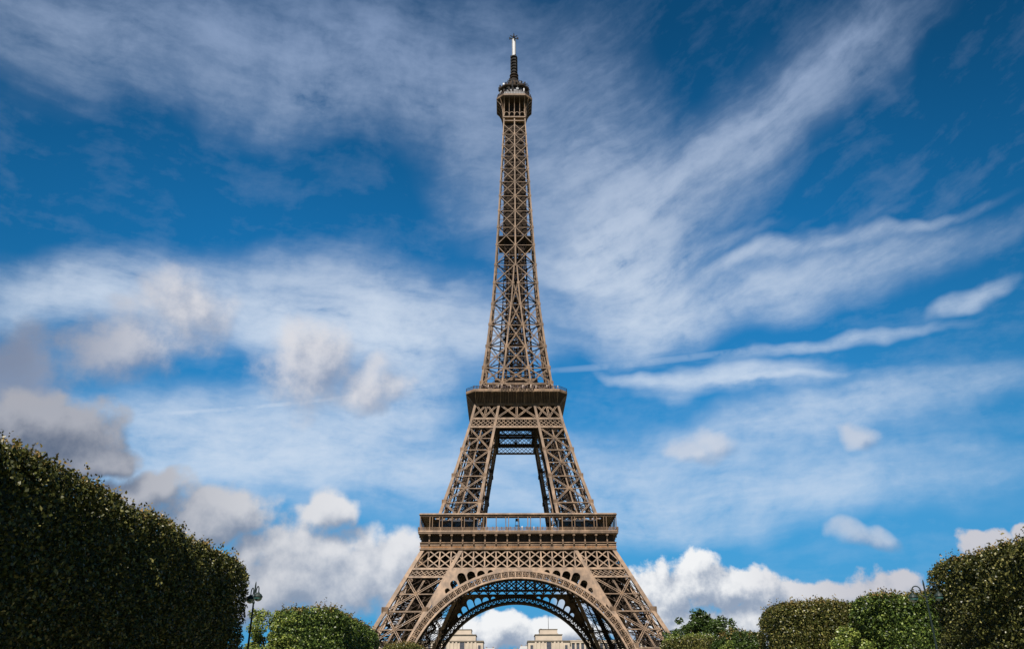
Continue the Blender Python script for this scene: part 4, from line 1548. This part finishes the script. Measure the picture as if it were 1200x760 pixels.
hedge('long dark clipped tree hedge filling the lower left corner', -26.8, -21.2, -314, -273.4, 9.85, LEAF_DARK, 0.165, 215, SHOOT, 0.8, sides='ENST', shoots=5)
hedge('dark clipped tree hedge with speckled leaves in the lower right corner', 21.9, 27.6, -314, -274.6, 9.55, LEAF_DARK, 0.165, 215, SHOOT, 0.8, sides='WSNT', shoots=5)
hedge('square clipped hedge with one sunlit end between the green street lamp and the tower', -25.9, -19.3, -250.5, -227.5, 9.55, LEAF_GREEN, 0.19, 150, SHOOT, 1.2, sides='EST', shoots=4)
hedge('low far clipped hedge in front of the left tower leg', -22.0, -16.8, -207, -192, 9.5, LEAF_BROWN, 0.2, 90, SHOOT, 0.8, sides='EST', shoots=3)
hedge('rounded brown-tipped clipped hedge between the far low hedges and the bright green one', 19.2, 26.4, -254, -245.5, 9.75, LEAF_BROWN, 0.18, 170, SHOOT, 1.3, sides='WEST', shoots=6)
hedge('bright green clipped hedge behind the street lamp on the right', 24.5, 34.0, -261, -254.6, 9.55, LEAF_GREEN, 0.2, 150, SHOOT, 1.0, sides='WST', shoots=4)
hedge('low clipped hedge with a pale top at the foot of the spreading tree', 17.2, 23.2, -214, -203, 9.75, LEAF_BROWN, 0.2, 110, LEAF_LIME, 0.9, sides='WST', shoots=6)
hedge('dark rounded shrub between the spreading tree and the brown-tipped hedge', 20.7, 26.6, -226, -219, 9.4, LEAF_TREE, 0.22, 110, SHOOT, 2.0, sides='WST', name='clipped_shrub', group=None, cat='shrub', shoots=3)


def bush(name, label, cat, x, y, rx, ry, zb, zt, mat, leaf, k, group=None, trunk=True, gaps=0.0, seed=1):
    """a loose tree: trunk, limbs and many leaf clumps in an uneven crown"""
    rr = random.Random(seed)
    t = thing(name, label, cat, (x, y, 0), 0, group)
    zc, rz = (zb + zt) / 2, (zt - zb) / 2
    tips = []
    n = k
    while len(tips) < n:
        u = np.array([rr.gauss(0, 1) for _ in range(3)])
        u /= np.linalg.norm(u)
        f = rr.uniform(0.35, 1.0) ** 0.5
        wob = 1 + 0.16 * math.sin(3.1 * math.atan2(u[1], u[0]) + seed) + 0.14 * math.sin(4.3 * u[2] + 2 * seed)
        tips.append((u[0] * rx * f * wob, u[1] * ry * f * wob, zc + u[2] * rz * f * (wob if u[2] < 0 else 0.5 + wob / 2)))
    vs = []
    for tp in tips:
        cr = rr.uniform(0.55, 1.0) * 0.30 * max(rx, rz) * (0.75 if k > 60 else 1)
        m = int(34 * (cr / (leaf * 2.2)) ** 2)
        m = max(90, min(m * 3, 600))
        d = R.normal(size=(m, 3))
        d /= np.linalg.norm(d, axis=1, keepdims=True)
        p = np.array(tp) + d * cr * (R.random((m, 1)) ** 0.35) * np.array((1, 1, 0.75))
        vs.append(leaf_quads(p, d + np.array((0, 0, 0.6)), leaf, 0.5))
    leaf_obj('crown', vs, mat, t)
    m = MB()
    r0 = 0.035 * zt + 0.05
    m.tube([(0, 0, 0), (0.1, 0.05, zb * 0.5), (0, 0, zb), (0.1, 0, zc), (0, 0, zc + rz * .6)], [r0, r0 * .8, r0 * .7, r0 * .45, r0 * .2], 8)
    m.build('trunk', BARK, t)
    for i in range(min(9, k)):
        tp = tips[i]
        m = MB()
        z0 = zb + (zc - zb) * rr.uniform(0.1, 0.9)
        m.tube([(0, 0, z0), (tp[0] * .45, tp[1] * .45, (z0 + tp[2]) / 2 + .3), tp], [r0 * .35, r0 * .22, r0 * .08], 6)
        m.build('limb', BARK, t)
    return t


bush('broadleaf_tree', 'spreading dark green tree with ragged crown right of the tower foot', 'tree', 29.6, -178, 6.3, 5.5, 7.5, 16.2, LEAF_TREE, 0.42, 120, seed=4)
bush('broadleaf_tree', 'dark tree peeping out behind the right tower foot', 'tree', 36.5, -130, 4.6, 4, 6, 17.2, LEAF_TREE, 0.36, 50, seed=9)
bush('young_tree', 'yellow-green young tree behind the slim green street lamp on the left', 'tree', -22.4, -263.0, 2.4, 2.0, 1.6, 8.1, LEAF_LIME, 0.17, 80, seed=2)
bush('young_tree', 'yellow-green sapling against the bright clipped hedge on the right', 'tree', 21.1, -262.6, 1.4, 1.2, 2.0, 7.0, LEAF_LIME, 0.17, 44, seed=3)
bush('leafy_shrub', 'light green shrub beside the dark rounded one near the spreading tree', 'shrub', 19.9, -234, 1.6, 1.4, 4.0, 7.9, LEAF_LIME, 0.2, 30, seed=6)


# ------------------------------------------------------------------ street lamps
def street_lamp(label, x, y, h, rz):
    t = thing('street_lamp', label, 'street lamp', (x, y, 0), rz, 'green double street lamps beside the lawn')
    m = MB()
    m.lathe([(0.26, 0), (0.26, 0.25), (0.2, 0.35), (0.17, 0.9), (0.2, 0.98), (0.12, 1.1), (0.085, 2.2), (0.1, 2.3), (0.075, 2.4), (0.055, h - 1.4), (0.075, h - 1.34), (0.075, h - 1.26), (0.045, h - 1.2), (0.05, h - .25), (0.03, h - .08), (0.01, h)], k=12)
    m.build('pole', GREEN_P, t)
    for s in (-1, 1):
        m = MB()
        pts = [(0.04 * s, 0, h - 1.05)]
        for a in np.linspace(-0.9, math.pi, 11):
            pts.append((s * (0.48 - 0.24 * math.cos(a)), 0, h - 0.62 + 0.26 * math.sin(a)))
        pts.append((s * 0.72, 0, h - 0.74))
        m.tube(pts, [0.035] * len(pts), 7)
        am = m.build('arm', GREEN_P, t)
        m = MB()
        zc = h - 1.02
        m.lathe([(0.03, zc + .30), (0.07, zc + .27), (0.09, zc + .22), (0.2, zc + .15), (0.27, zc + .05), (0.29, zc), (0.27, zc - .03)], s * 0.72, 0, 14)
        ls = m.build('lamp_shade', GREEN_P, am)
        m = MB()
        m.lathe([(0.26, zc - .03), (0.24, zc - .14), (0.15, zc - .24), (0.03, zc - .28)], s * 0.72, 0, 14)
        m.build('globe', LANTERN, am)
    return t


street_lamp('slim green double street lamp at the end of the long left hedge', -20.95, -273.2, 9.05, rad(-55))
street_lamp('green double street lamp with one lantern among the leaves of the right hedge', 20.85, -276.2, 8.65, rad(-25))
